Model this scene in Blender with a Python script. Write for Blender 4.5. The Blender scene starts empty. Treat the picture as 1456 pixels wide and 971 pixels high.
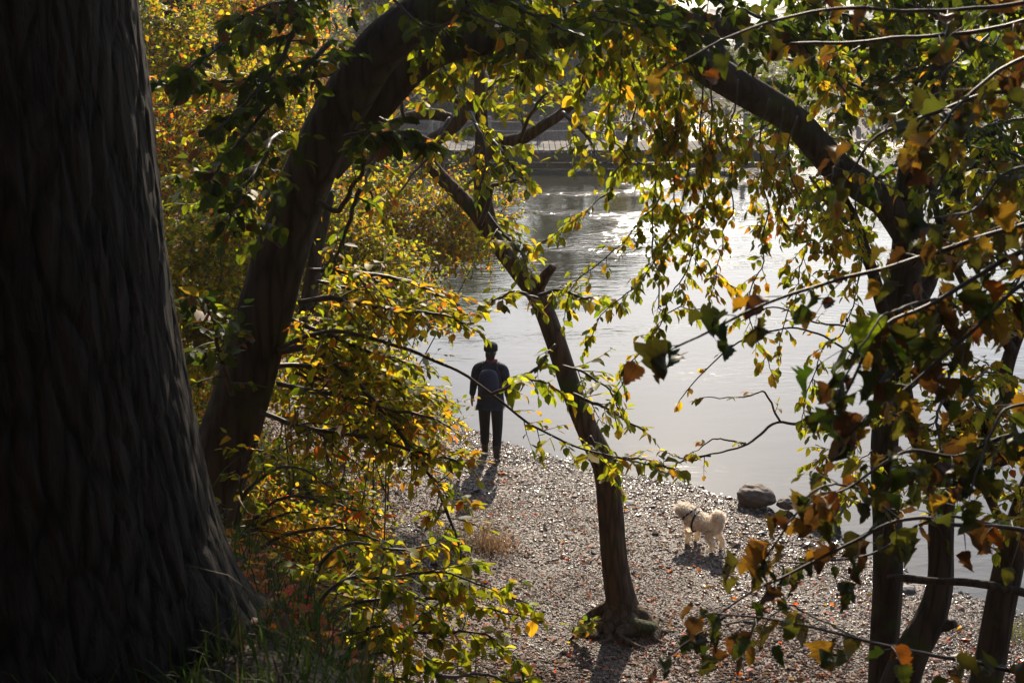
import bpy, math, random
import numpy as np
from mathutils import Vector, Matrix, noise as mnoise

random.seed(11)
RNG = np.random.default_rng(11)
SC = bpy.context.scene
COL = SC.collection
R = math.radians

# ------------------------------------------------------------------ camera model (photo pixels 1456 x 971)
CAMZ = 7.5
PITCH = math.atan(590.5 / 2022.2)
FPX = 2022.2
CP, SP = math.cos(PITCH), math.sin(PITCH)

def P(px, py, d):
    """point at distance d in front of the viewpoint, in the direction of photo pixel (px,py)"""
    a = (px - 728.0) / FPX * d
    b = -(py - 485.5) / FPX * d
    return np.array((a, d * CP + b * SP, CAMZ - d * SP + b * CP))

def W(px, py, y):
    """point of the upright plane at world distance y seen at photo pixel (px,py)"""
    return P(px, py, y / (CP - (py - 485.5) / FPX * SP))

def G(px, py, z=0.0):
    """point of the level z seen at photo pixel (px,py)"""
    a = (px - 728.0) / FPX
    b = -(py - 485.5) / FPX
    v = np.array((a, CP + b * SP, -SP + b * CP))
    t = (z - CAMZ) / v[2]
    return np.array((0, 0, CAMZ)) + v * t

# ------------------------------------------------------------------ objects
def props(o, label=None, cat=None, group=None, kind=None):
    if label: o["label"] = label
    if cat: o["category"] = cat
    if group: o["group"] = group
    if kind: o["kind"] = kind
    return o

def empty(name, loc, label=None, cat=None, group=None):
    o = bpy.data.objects.new(name, None)
    o.empty_display_size = 0.2
    COL.objects.link(o)
    o.location = loc
    return props(o, label, cat, group)

def root_of(o):
    l = np.zeros(3)
    while o is not None:
        l += np.array(o.location)
        o = o.parent
    return l

def build(name, V, faces, mat, parent=None, smooth=True, col=None, uv=None, world=True):
    """one mesh object; V (n,3), faces list of int arrays (m,k); mat one material"""
    V = np.asarray(V, dtype=np.float64)
    if parent is not None and world:
        V = V - root_of(parent)
    me = bpy.data.meshes.new(name)
    me.vertices.add(len(V))
    me.vertices.foreach_set("co", V.astype(np.float32).ravel())
    faces = [np.asarray(f, dtype=np.int32) for f in faces if len(f)]
    nl = sum(f.size for f in faces)
    npoly = sum(len(f) for f in faces)
    me.loops.add(nl)
    me.polygons.add(npoly)
    li = np.concatenate([f.ravel() for f in faces])
    tot = np.concatenate([np.full(len(f), f.shape[1], dtype=np.int32) for f in faces])
    st = np.concatenate([[0], np.cumsum(tot)[:-1]]).astype(np.int32)
    me.loops.foreach_set("vertex_index", li)
    me.polygons.foreach_set("loop_start", st)
    me.polygons.foreach_set("loop_total", tot)
    me.polygons.foreach_set("use_smooth", np.full(npoly, smooth, dtype=bool))
    if uv is not None:
        u = me.uv_layers.new(name="leaf_uv")
        u.data.foreach_set("uv", np.asarray(uv, dtype=np.float32)[li].ravel())
    me.update(calc_edges=True)
    me.validate()
    if col is not None:
        a = me.color_attributes.new("tint", 'FLOAT_COLOR', 'POINT')
        c = np.ones((len(V), 4), dtype=np.float32)
        c[:, :3] = col
        a.data.foreach_set("color", c.ravel())
    o = bpy.data.objects.new(name, me)
    COL.objects.link(o)
    if parent is not None:
        o.parent = parent
    for m in (mat if isinstance(mat, (list, tuple)) else [mat]):
        me.materials.append(m)
    return o

class Geo:
    """collects pieces of one mesh"""
    def __init__(s):
        s.V = []; s.F = {}; s.n = 0; s.C = []; s.U = []
    def add(s, V, faces, col=None, uv=None):
        V = np.asarray(V, dtype=np.float64)
        for f in faces:
            f = np.asarray(f, dtype=np.int64)
            if len(f): s.F.setdefault(f.shape[1], []).append(f + s.n)
        s.V.append(V)
        s.C.append(np.broadcast_to(np.array((0.1, .1, .1) if col is None else col, dtype=np.float32), (len(V), 3)))
        s.U.append(np.zeros((len(V), 2)) if uv is None else np.asarray(uv))
        s.n += len(V)
    def make(s, name, mat, parent=None, smooth=True, col=False, uv=False):
        V = np.concatenate(s.V)
        F = [np.concatenate(f) for f in s.F.values()]
        return build(name, V, F, mat, parent, smooth, np.concatenate(s.C) if col else None, np.concatenate(s.U) if uv else None)

def unit(v):
    v = np.asarray(v, dtype=np.float64)
    n = np.linalg.norm(v)
    return v / n if n > 1e-9 else v

def catmull(pts, n):
    """resample a polyline of k-vectors smoothly to n points"""
    p = np.asarray(pts, dtype=np.float64)
    if len(p) < 3:
        t = np.linspace(0, 1, n)[:, None]
        return p[0] * (1 - t) + p[-1] * t
    q = np.vstack([2 * p[0] - p[1], p, 2 * p[-1] - p[-2]])
    seg = np.linalg.norm(np.diff(p[:, :3], axis=0), axis=1)
    cum = np.concatenate([[0], np.cumsum(seg)])
    out = []
    for s in np.linspace(0, cum[-1], n):
        i = min(int(np.searchsorted(cum, s, side='right')) - 1, len(p) - 2)
        i = max(i, 0)
        t = (s - cum[i]) / max(seg[i], 1e-9)
        a, b, c, d = q[i], q[i + 1], q[i + 2], q[i + 3]
        out.append(0.5 * ((2 * b) + (-a + c) * t + (2 * a - 5 * b + 4 * c - d) * t * t + (-a + 3 * b - 3 * c + d) * t ** 3))
    return np.array(out)

def frames(c):
    n = len(c)
    T = np.gradient(c, axis=0)
    T /= np.maximum(np.linalg.norm(T, axis=1)[:, None], 1e-9)
    ref = np.array((0, 0, 1.0)) if abs(T[0][2]) < .8 else np.array((1.0, 0, 0))
    N = np.zeros_like(c)
    N[0] = unit(np.cross(np.cross(T[0], ref), T[0]))
    for i in range(1, n):
        v = N[i - 1] - T[i] * np.dot(N[i - 1], T[i])
        N[i] = unit(v)
    return T, N, np.cross(T, N)

def tube(c, r, sides=6, cap=True, rad=None):
    """tube along centres c with radii r; rad(i_array,angle_array)->scale grid"""
    c = np.asarray(c, dtype=np.float64); n = len(c)
    r = np.broadcast_to(np.asarray(r, dtype=np.float64), (n,))
    T, N, B = frames(c)
    a = np.linspace(0, 2 * math.pi, sides, endpoint=False)
    rr = r[:, None] * np.ones(sides)[None, :]
    if rad is not None: rr = rr * rad
    V = c[:, None, :] + rr[:, :, None] * (np.cos(a)[None, :, None] * N[:, None, :] + np.sin(a)[None, :, None] * B[:, None, :])
    V = V.reshape(-1, 3)
    i = np.arange(n - 1)[:, None]; j = np.arange(sides)[None, :]; k = (j + 1) % sides
    F = np.stack([i * sides + j, i * sides + k, (i + 1) * sides + k, (i + 1) * sides + j], -1).reshape(-1, 4)
    Fs = [F]
    if cap:
        V = np.vstack([V, c[0], c[-1]])
        jj = np.arange(sides); kk = (jj + 1) % sides
        Fs.append(np.stack([kk, jj, np.full(sides, n * sides)], -1))
        Fs.append(np.stack([(n - 1) * sides + jj, (n - 1) * sides + kk, np.full(sides, n * sides + 1)], -1))
    return V, Fs

def fbm(x, y, z=0.0, o=4):
    return mnoise.fractal(Vector((x, y, z)), 1.0, 2.0, o)

# cheap smooth value noise on arrays (sum of random sines)
_SW = [(RNG.normal(size=3) * (1.6 ** k), RNG.uniform(0, 6.28)) for k in range(7) for _ in range(3)]
def wob(X, Y, Z=0, scale=1.0):
    out = 0
    for i, (w, ph) in enumerate(_SW):
        out = out + np.sin((X * w[0] + Y * w[1] + Z * w[2]) * scale + ph) / (1.45 ** (i // 3))
    return out / 4.0

# ------------------------------------------------------------------ materials
def mat(name):
    m = bpy.data.materials.new(name); m.use_nodes = True
    nt = m.node_tree; nt.nodes.clear()
    out = nt.nodes.new('ShaderNodeOutputMaterial')
    return m, nt, out

def N_(nt, t, **kw):
    n = nt.nodes.new(t)
    for k, v in kw.items():
        if k.startswith('i_'):
            n.inputs[k[2:].replace('_', ' ')].default_value = v
        else:
            setattr(n, k, v)
    return n

def ramp(nt, src, stops):
    n = nt.nodes.new('ShaderNodeValToRGB')
    e = n.color_ramp.elements
    while len(e) < len(stops): e.new(0.5)
    for k, (p, c) in enumerate(stops):
        e[k].position = p
        e[k].color = (*c, 1) if len(c) == 3 else c
    nt.links.new(src, n.inputs['Fac'])
    return n

def simple(name, col, rough=0.7, var=0.25, scale=12, bump=0.2, spec=0.3, metal=0.0, sheen=0.0):
    m, nt, out = mat(name)
    tc = N_(nt, 'ShaderNodeTexCoord')
    nz = N_(nt, 'ShaderNodeTexNoise', i_Scale=scale, i_Detail=6.0, i_Roughness=0.6)
    nt.links.new(tc.outputs['Object'], nz.inputs['Vector'])
    d = tuple(c * (1 - var) for c in col); l = tuple(min(1, c * (1 + var)) for c in col)
    rp = ramp(nt, nz.outputs['Fac'], [(0.3, d), (0.7, l)])
    b = N_(nt, 'ShaderNodeBsdfPrincipled', i_Roughness=rough, i_Metallic=metal)
    b.inputs['Specular IOR Level'].default_value = spec
    b.inputs['Sheen Weight'].default_value = sheen
    nt.links.new(rp.outputs['Color'], b.inputs['Base Color'])
    bp = N_(nt, 'ShaderNodeBump', i_Strength=bump, i_Distance=0.02)
    nt.links.new(nz.outputs['Fac'], bp.inputs['Height'])
    nt.links.new(bp.outputs['Normal'], b.inputs['Normal'])
    nt.links.new(b.outputs['BSDF'], out.inputs['Surface'])
    return m

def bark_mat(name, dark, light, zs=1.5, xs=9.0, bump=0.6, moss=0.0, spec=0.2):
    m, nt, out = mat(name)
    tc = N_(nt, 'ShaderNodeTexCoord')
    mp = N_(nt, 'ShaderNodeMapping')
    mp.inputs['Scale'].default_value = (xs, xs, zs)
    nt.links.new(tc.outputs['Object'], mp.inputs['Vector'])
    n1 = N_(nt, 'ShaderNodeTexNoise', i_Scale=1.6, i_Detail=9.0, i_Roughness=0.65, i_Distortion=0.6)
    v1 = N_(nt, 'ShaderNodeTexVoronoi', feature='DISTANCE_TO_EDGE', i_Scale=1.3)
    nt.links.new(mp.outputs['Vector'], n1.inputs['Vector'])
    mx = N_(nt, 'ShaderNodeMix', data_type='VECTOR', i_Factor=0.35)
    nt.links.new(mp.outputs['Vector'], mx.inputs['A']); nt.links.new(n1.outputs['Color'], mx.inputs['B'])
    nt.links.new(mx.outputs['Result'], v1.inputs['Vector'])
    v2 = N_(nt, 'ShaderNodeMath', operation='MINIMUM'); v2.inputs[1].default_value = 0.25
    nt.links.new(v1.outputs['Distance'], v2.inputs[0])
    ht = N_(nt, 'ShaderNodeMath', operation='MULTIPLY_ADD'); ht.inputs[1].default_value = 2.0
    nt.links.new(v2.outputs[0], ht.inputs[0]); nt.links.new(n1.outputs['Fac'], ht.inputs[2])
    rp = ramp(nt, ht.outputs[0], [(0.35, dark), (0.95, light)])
    colsrc = rp.outputs['Color']
    n2 = N_(nt, 'ShaderNodeTexNoise', i_Scale=2.3, i_Detail=5.0)
    nt.links.new(tc.outputs['Object'], n2.inputs['Vector'])
    if moss > 0:
        mk = ramp(nt, n2.outputs['Fac'], [(0.62 - moss * .2, (0, 0, 0)), (0.72 - moss * .2, (1, 1, 1))])
        mm = N_(nt, 'ShaderNodeMix', data_type='RGBA')
        mm.inputs['B'].default_value = (0.045, 0.06, 0.015, 1)
        nt.links.new(mk.outputs['Color'], mm.inputs['Factor']); nt.links.new(colsrc, mm.inputs['A'])
        colsrc = mm.outputs['Result']
    b = N_(nt, 'ShaderNodeBsdfPrincipled', i_Roughness=0.85)
    b.inputs['Specular IOR Level'].default_value = spec
    nt.links.new(colsrc, b.inputs['Base Color'])
    bp = N_(nt, 'ShaderNodeBump', i_Strength=bump, i_Distance=0.03)
    nt.links.new(ht.outputs[0], bp.inputs['Height'])
    nt.links.new(bp.outputs['Normal'], b.inputs['Normal'])
    nt.links.new(b.outputs['BSDF'], out.inputs['Surface'])
    return m

def leaf_mat(name, trans=0.55, gain=1.5, rough=0.45, spec=0.35, blotch=0.5, blotch_scale=35.0, blotch_col=(0.07, 0.03, 0.01)):
    m, nt, out = mat(name)
    at = N_(nt, 'ShaderNodeAttribute', attribute_name='tint')
    tc = N_(nt, 'ShaderNodeTexCoord')
    nz = N_(nt, 'ShaderNodeTexNoise', i_Scale=blotch_scale, i_Detail=4.0, i_Roughness=0.65)
    nt.links.new(tc.outputs['Object'], nz.inputs['Vector'])
    mk = ramp(nt, nz.outputs['Fac'], [(0.55, (0, 0, 0)), (0.72, (blotch,) * 3)])
    mm = N_(nt, 'ShaderNodeMix', data_type='RGBA')
    mm.inputs['B'].default_value = (*blotch_col, 1)
    nt.links.new(mk.outputs['Color'], mm.inputs['Factor']); nt.links.new(at.outputs['Color'], mm.inputs['A'])
    # veins from the leaf's own coordinates
    uv = N_(nt, 'ShaderNodeUVMap', uv_map='leaf_uv')
    sp = N_(nt, 'ShaderNodeSeparateXYZ'); nt.links.new(uv.outputs['UV'], sp.inputs[0])
    ab = N_(nt, 'ShaderNodeMath', operation='ABSOLUTE'); nt.links.new(sp.outputs['Y'], ab.inputs[0])
    ph = N_(nt, 'ShaderNodeMath', operation='MULTIPLY_ADD'); ph.inputs[1].default_value = -0.8
    nt.links.new(ab.outputs[0], ph.inputs[0]); nt.links.new(sp.outputs['X'], ph.inputs[2])
    sc = N_(nt, 'ShaderNodeMath', operation='MULTIPLY'); sc.inputs[1].default_value = 50.0
    nt.links.new(ph.outputs[0], sc.inputs[0])
    sn = N_(nt, 'ShaderNodeMath', operation='SINE'); nt.links.new(sc.outputs[0], sn.inputs[0])
    vr = ramp(nt, sn.outputs[0], [(0.86, (1, 1, 1)), (1.0, (0.62, 0.62, 0.55))])
    md = ramp(nt, ab.outputs[0], [(0.0, (0.5, 0.5, 0.42)), (0.035, (1, 1, 1))])
    m1 = N_(nt, 'ShaderNodeMix', data_type='RGBA', blend_type='MULTIPLY', i_Factor=1.0)
    nt.links.new(mm.outputs['Result'], m1.inputs['A']); nt.links.new(vr.outputs['Color'], m1.inputs['B'])
    m2 = N_(nt, 'ShaderNodeMix', data_type='RGBA', blend_type='MULTIPLY', i_Factor=1.0)
    nt.links.new(m1.outputs['Result'], m2.inputs['A']); nt.links.new(md.outputs['Color'], m2.inputs['B'])
    b = N_(nt, 'ShaderNodeBsdfPrincipled', i_Roughness=rough)
    b.inputs['Specular IOR Level'].default_value = spec
    nt.links.new(m2.outputs['Result'], b.inputs['Base Color'])
    t = N_(nt, 'ShaderNodeBsdfTranslucent')
    g = N_(nt, 'ShaderNodeMix', data_type='RGBA', blend_type='MULTIPLY', i_Factor=1.0)
    g.inputs['B'].default_value = (gain * 1.1, gain, gain * 0.6, 1)
    nt.links.new(m2.outputs['Result'], g.inputs['A'])
    nt.links.new(g.outputs['Result'], t.inputs['Color'])
    mx = N_(nt, 'ShaderNodeMixShader', i_Fac=trans)
    nt.links.new(b.outputs['BSDF'], mx.inputs[1]); nt.links.new(t.outputs['BSDF'], mx.inputs[2])
    nt.links.new(mx.outputs[0], out.inputs['Surface'])
    return m
# ------------------------------------------------------------------ terrain
_sh = [G(560, 470), G(600, 545), G(655, 600), G(760, 645), G(850, 668), G(950, 685), G(1050, 712), G(1150, 752), G(1230, 792), G(1350, 838), G(1456, 872)]
SHX = np.array([-40, -24, -14, -7.0] + [p[0] for p in _sh] + [7.5, 16, 40])
SHY = np.array([75, 62, 48, 33] + [p[1] for p in _sh] + [12.0, 9, 4])

def sstep(a, b, x):
    t = np.clip((x - a) / (b - a), 0, 1)
    return t * t * (3 - 2 * t)

def bank_w(x, y):
    m = sstep(-1.6, 0.8, x)
    ya = 4.6 * (1 - m) + 1.0 * m
    yb = 11.0 * (1 - m) + 7.2 * m
    return 1 - sstep(ya, yb, y)

def height(x, y):
    x = np.asarray(x, dtype=np.float64); y = np.asarray(y, dtype=np.float64)
    ds = np.interp(x, SHX, SHY) - y
    zb = np.where(ds > 0, 0.07 * ds, 0.09 * ds)
    zb = np.clip(zb, -1.8, 1.1)
    zb = zb + 0.025 * wob(x, y, 0, 1.1) * sstep(0, 1.5, ds)
    zn = 5.95 - 0.10 * np.maximum(y, 0) + 1.15 * np.minimum(np.maximum(-y - 2.0, 0), 20)  # steep unseen rise behind the camera, added to block sky light
    w = bank_w(x, y)
    z = zb + (zn + 0.06 * wob(x, y, 3, 1.3) - zb) * w
    hl = np.maximum(0, -x - 2.9 - 0.05 * (y - 12)) * np.where(y < 48, 1, 0.3)
    z = np.where(ds > -1.0, z + np.minimum(0.8 * hl, 14) * sstep(0, 2.5, ds) + 0.05 * wob(x, y, 1, .9) * sstep(0, 1, hl), z)
    # far bank
    fl = 48.3 + 0.4 * np.sin(x * .35)
    fb = (y - fl)
    rise = np.where(fb > 0, 0.36 * np.minimum(fb, 3.5) + 0.20 * np.maximum(fb - 4, 0) * (1 - sstep(6.5, 9.5, x)) + 0.012 * np.maximum(fb - 4, 0) , 0.3 * fb)
    rise = np.where((x > 6.5) & (fb > 26), rise - 0.3 * sstep(6.5, 9.5, x) * (fb - 26), rise)
    rise = np.clip(rise, -1.8, 9)
    far = np.maximum(z, rise)
    z = np.where(fb > -6, far, z)
    z = np.where(y > 150, np.maximum(z, np.minimum((y - 150) * 0.25, 12)), z)
    return z

def hz(x, y):
    return float(height(np.array([x]), np.array([y]))[0])

def axis(parts):
    out = []
    for a, b, s in parts:
        out += list(np.arange(a, b, s))
    return np.array(sorted(set(np.round(out, 4))))

gx = axis([(-160, -40, 8), (-40, -10, 1.0), (-10, -5, 0.3), (-5, 8, 0.09), (8, 16, 0.4), (16, 44, 2), (44, 161, 9)])
gy = axis([(-60, -10, 4), (-10, 3, 0.5), (3, 9, 0.12), (9, 22, 0.09), (22, 34, 0.25), (34, 62, 0.8), (62, 120, 3), (120, 330, 10)])
X, Y = np.meshgrid(gx, gy)
Z = height(X, Y)
near = (X > -5.5) & (X < 9) & (Y > 3) & (Y < 26)
Z = Z + np.where(near, 0.012 * wob(X, Y, 5, 5.0), 0)
nx, ny = len(gx), len(gy)
i = np.arange(ny - 1)[:, None]; j = np.arange(nx - 1)[None, :]
F = np.stack([i * nx + j, i * nx + j + 1, (i + 1) * nx + j + 1, (i + 1) * nx + j], -1).reshape(-1, 4)

def ground_mat():
    m, nt, out = mat('ground_gravel_and_litter')
    tc = N_(nt, 'ShaderNodeTexCoord')
    v = N_(nt, 'ShaderNodeTexVoronoi', i_Scale=26.0, i_Randomness=1.0)
    nt.links.new(tc.outputs['Object'], v.inputs['Vector'])
    v3 = N_(nt, 'ShaderNodeTexVoronoi', i_Scale=60.0)
    nt.links.new(tc.outputs['Object'], v3.inputs['Vector'])
    n = N_(nt, 'ShaderNodeTexNoise', i_Scale=0.7, i_Detail=8.0, i_Roughness=0.6)
    nt.links.new(tc.outputs['Object'], n.inputs['Vector'])
    # stones: colour per cell
    hs = N_(nt, 'ShaderNodeSeparateColor'); nt.links.new(v.outputs['Color'], hs.inputs[0])
    st = ramp(nt, hs.outputs[0], [(0.0, (0.024, 0.014, 0.009)), (0.4, (0.064, 0.038, 0.024)), (0.75, (0.11, 0.066, 0.042)), (1.0, (0.17, 0.115, 0.08))])
    so = ramp(nt, n.outputs['Fac'], [(0.35, (0.05, 0.035, 0.022)), (0.65, (0.10, 0.07, 0.045))])
    # height above water decides: gravel low, leaf litter and soil high
    sx = N_(nt, 'ShaderNodeSeparateXYZ'); nt.links.new(tc.outputs['Object'], sx.inputs[0])
    ad = N_(nt, 'ShaderNodeMath', operation='MULTIPLY_ADD'); ad.inputs[1].default_value = 0.5
    nt.links.new(n.outputs['Fac'], ad.inputs[0]); nt.links.new(sx.outputs['Z'], ad.inputs[2])
    mr = N_(nt, 'ShaderNodeMapRange'); mr.inputs['From Min'].default_value = 1.05; mr.inputs['From Max'].default_value = 1.7
    nt.links.new(ad.outputs[0], mr.inputs['Value'])
    mx = N_(nt, 'ShaderNodeMix', data_type='RGBA')
    nt.links.new(mr.outputs[0], mx.inputs['Factor']); nt.links.new(st.outputs['Color'], mx.inputs['A']); nt.links.new(so.outputs['Color'], mx.inputs['B'])
    b = N_(nt, 'ShaderNodeBsdfPrincipled')
    nt.links.new(mx.outputs['Result'], b.inputs['Base Color'])
    n2 = N_(nt, 'ShaderNodeTexNoise', i_Scale=0.55, i_Detail=3.0)
    nt.links.new(tc.outputs['Object'], n2.inputs['Vector'])
    rr = ramp(nt, n2.outputs['Fac'], [(0.44, (0.6,) * 3), (0.58, (0.32,) * 3)])
    rm = N_(nt, 'ShaderNodeMix', data_type='FLOAT'); rm.inputs['B'].default_value = 0.9
    nt.links.new(mr.outputs[0], rm.inputs['Factor']); nt.links.new(rr.outputs['Color'], rm.inputs['A'])
    wet = N_(nt, 'ShaderNodeMapRange'); wet.inputs['From Min'].default_value = 0.10; wet.inputs['From Max'].default_value = 0.62
    wet.inputs['To Min'].default_value = 0.4; wet.inputs['To Max'].default_value = 1.0
    nt.links.new(ad.outputs[0], wet.inputs['Value'])
    wm = N_(nt, 'ShaderNodeMath', operation='MULTIPLY'); nt.links.new(rm.outputs['Result'], wm.inputs[0]); nt.links.new(wet.outputs[0], wm.inputs[1])
    nt.links.new(wm.outputs[0], b.inputs['Roughness'])
    b.inputs['Specular IOR Level'].default_value = 0.3
    hh = N_(nt, 'ShaderNodeMath', operation='MULTIPLY_ADD'); hh.inputs[1].default_value = 0.4
    nt.links.new(v3.outputs['Distance'], hh.inputs[0]); nt.links.new(v.outputs['Distance'], hh.inputs[2])
    bp = N_(nt, 'ShaderNodeBump', invert=True, i_Strength=0.9, i_Distance=0.03)
    nt.links.new(hh.outputs[0], bp.inputs['Height']); nt.links.new(bp.outputs['Normal'], b.inputs['Normal'])
    nt.links.new(b.outputs['BSDF'], out.inputs['Surface'])
    return m

ground = build('ground', np.stack([X, Y, Z], -1).reshape(-1, 3), [F], ground_mat())
props(ground, kind='structure')

# ------------------------------------------------------------------ lake
def water_mat():
    m, nt, out = mat('lake_water')
    tc = N_(nt, 'ShaderNodeTexCoord')
    mp = N_(nt, 'ShaderNodeMapping'); mp.inputs['Scale'].default_value = (1.0, 2.2, 1)
    mp.inputs['Rotation'].default_value = (0, 0, R(-14))
    nt.links.new(tc.outputs['Object'], mp.inputs['Vector'])
    n1 = N_(nt, 'ShaderNodeTexNoise', i_Scale=3.0, i_Detail=3.0, i_Roughness=0.5, i_Distortion=0.4)
    n2 = N_(nt, 'ShaderNodeTexNoise', i_Scale=0.5, i_Detail=3.0)
    n3 = N_(nt, 'ShaderNodeTexNoise', i_Scale=0.10, i_Detail=4.0, i_Distortion=1.0)
    for n in (n1, n2, n3): nt.links.new(mp.outputs['Vector'], n.inputs['Vector'])
    gust = ramp(nt, n3.outputs['Fac'], [(0.46, (0.12,) * 3), (0.62, (1, 1, 1))])
    # calmer close to the near shore, more ripple out on the lake
    sx = N_(nt, 'ShaderNodeSeparateXYZ'); nt.links.new(tc.outputs['Object'], sx.inputs[0])
    mr = N_(nt, 'ShaderNodeMapRange'); mr.inputs['From Min'].default_value = 22; mr.inputs['From Max'].default_value = 36
    mr.inputs['To Min'].default_value = 0.12; mr.inputs['To Max'].default_value = 1.0
    nt.links.new(sx.outputs['Y'], mr.inputs['Value'])
    mu = N_(nt, 'ShaderNodeMath', operation='MULTIPLY'); nt.links.new(gust.outputs['Color'], mu.inputs[0]); nt.links.new(mr.outputs[0], mu.inputs[1])
    b1 = N_(nt, 'ShaderNodeBump', i_Distance=0.05)
    m1 = N_(nt, 'ShaderNodeMath', operation='MULTIPLY'); m1.inputs[1].default_value = 1.0
    nt.links.new(mu.outputs[0], m1.inputs[0]); nt.links.new(m1.outputs[0], b1.inputs['Strength'])
    nt.links.new(n1.outputs['Fac'], b1.inputs['Height'])
    b2 = N_(nt, 'ShaderNodeBump', i_Distance=0.10, i_Strength=0.10)
    nt.links.new(n2.outputs['Fac'], b2.inputs['Height']); nt.links.new(b1.outputs['Normal'], b2.inputs['Normal'])
    b = N_(nt, 'ShaderNodeBsdfPrincipled', i_Roughness=0.06, i_IOR=1.36)
    b.inputs['Base Color'].default_value = (0.030, 0.030, 0.022, 1)
    b.inputs['Specular IOR Level'].default_value = 0.5
    nt.links.new(b2.outputs['Normal'], b.inputs['Normal'])
    nt.links.new(b.outputs['BSDF'], out.inputs['Surface'])
    return m
lx = [-160, 160]; ly = [2, 330]
lake = build('lake', [(-160, 4, 0), (160, 4, 0), (160, 320, 0), (-160, 320, 0)], [np.array([[0, 1, 2, 3]])], water_mat())
props(lake, kind='structure')

# ------------------------------------------------------------------ camera, sky, sun
cd = bpy.data.cameras.new('camera'); cam = bpy.data.objects.new('camera', cd); COL.objects.link(cam)
cam.location = (0, 0, CAMZ); cam.rotation_euler = (math.pi / 2 - PITCH, 0, 0)
cd.lens = 50; cd.sensor_width = 36; cd.clip_start = 0.05; cd.clip_end = 2000
cd.dof.use_dof = True; cd.dof.focus_distance = 13.0; cd.dof.aperture_fstop = 13.0
SC.camera = cam

SUN_EL, SUN_AZ = R(29), R(7.0)      # azimuth measured from +Y towards +X
w = bpy.data.worlds.new('World'); SC.world = w; w.use_nodes = True
nt = w.node_tree; nt.nodes.clear()
wo = nt.nodes.new('ShaderNodeOutputWorld'); bg = nt.nodes.new('ShaderNodeBackground')
sky = nt.nodes.new('ShaderNodeTexSky'); sky.sky_type = 'NISHITA'; sky.sun_disc = False
sky.sun_elevation = SUN_EL; sky.sun_rotation = SUN_AZ
sky.air_density = 1.0; sky.dust_density = 0.85; sky.ozone_density = 1.6
nt.links.new(sky.outputs[0], bg.inputs[0]); bg.inputs[1].default_value = 0.15
nt.links.new(bg.outputs[0], wo.inputs[0])
sd = bpy.data.lights.new('sun', 'SUN'); sun = bpy.data.objects.new('sun', sd); COL.objects.link(sun)
sd.energy = 5.0; sd.angle = R(0.5); sd.color = (1.0, 0.86, 0.68)
dv = Vector((math.sin(SUN_AZ) * math.cos(SUN_EL), math.cos(SUN_AZ) * math.cos(SUN_EL), math.sin(SUN_EL)))
sun.rotation_euler = dv.to_track_quat('Z', 'Y').to_euler()
sun.location = (6, 30, 30)
vs = SC.view_settings
vs.view_transform = 'Standard'; vs.look = 'None'; vs.gamma = 1.0; vs.exposure = 0.62; vs.use_curve_mapping = False
cy = SC.cycles
cy.max_bounces = 8; cy.transmission_bounces = 4; cy.diffuse_bounces = 4; cy.glossy_bounces = 3; cy.transparent_max_bounces = 8
cy.use_denoising = True
cy.sample_clamp_indirect = 6.0

# ------------------------------------------------------------------ autumn haze over the lake
def haze_box():
    m, nt, out = mat('haze_air')
    v = N_(nt, 'ShaderNodeVolumePrincipled', i_Density=0.00045, i_Anisotropy=0.45)
    v.inputs['Color'].default_value = (1.0, .97, .92, 1)
    nt.links.new(v.outputs[0], out.inputs['Volume'])
    x0, x1, y0, y1, z0, z1 = -165, 165, -65, 335, -3.5, 27
    V = [(a, b, c) for a in (x0, x1) for b in (y0, y1) for c in (z0, z1)]
    o = build('haze', V, [np.array([(0, 1, 3, 2), (4, 6, 7, 5), (0, 4, 5, 1), (2, 3, 7, 6), (0, 2, 6, 4), (1, 5, 7, 3)])], m, None, False)
    props(o, kind='stuff')
haze_box()
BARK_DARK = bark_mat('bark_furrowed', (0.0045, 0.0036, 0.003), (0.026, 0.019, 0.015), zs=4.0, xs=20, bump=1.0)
BARK_BRN = bark_mat('bark_brown', (0.02, 0.013, 0.008), (0.11, 0.065, 0.036), zs=2.0, xs=16, bump=0.5, moss=0.3)
BARK_MID = bark_mat('bark_grey_brown', (0.012, 0.009, 0.007), (0.060, 0.043, 0.031), zs=1.6, xs=13, bump=0.6, moss=0.35)
TWIG = simple('twig_bark', (0.045, 0.03, 0.022), rough=0.55, var=0.4, scale=20, bump=0.1, spec=0.4)

def pix_path(pts):
    """list of (px,py,depth,width_px) -> centres and radii in metres"""
    c = np.array([W(a, b, y) for a, b, y, w in pts])
    r = np.array([w * y / 0.96 / FPX / 2 for a, b, y, w in pts])
    return c, r

def limb(name, pts, material, parent, sides=20, n=60, rough=0.06, lobes=0, world=False, flare=0.0, seedz=0.0):
    c, r = (np.array([p[:3] for p in pts]), np.array([p[3] for p in pts])) if world else pix_path(pts)
    q = catmull(np.column_stack([c, r]), n)
    c, r = q[:, :3], np.maximum(q[:, 3], 0.004)
    a = np.linspace(0, 2 * math.pi, sides, endpoint=False)
    s = np.linspace(0, 1, n)
    L = np.linalg.norm(np.diff(c, axis=0), axis=1).sum()
    S, A = np.meshgrid(s * L, a, indexing='ij')
    rad = 1 + rough * wob(np.cos(A) * 1.2 + seedz, np.sin(A) * 1.2, S * 1.1, 1.3) + rough * .4 * wob(np.cos(A) * 5, np.sin(A) * 5 + seedz, S * 1.5, 1.2)
    if lobes:
        rad += flare * np.maximum(0, np.cos(A * lobes + seedz)) * np.exp(-S / 0.28)
    V, Fs = tube(c, r, sides, True, rad)
    return build(name, V, Fs, material, parent)

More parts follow.
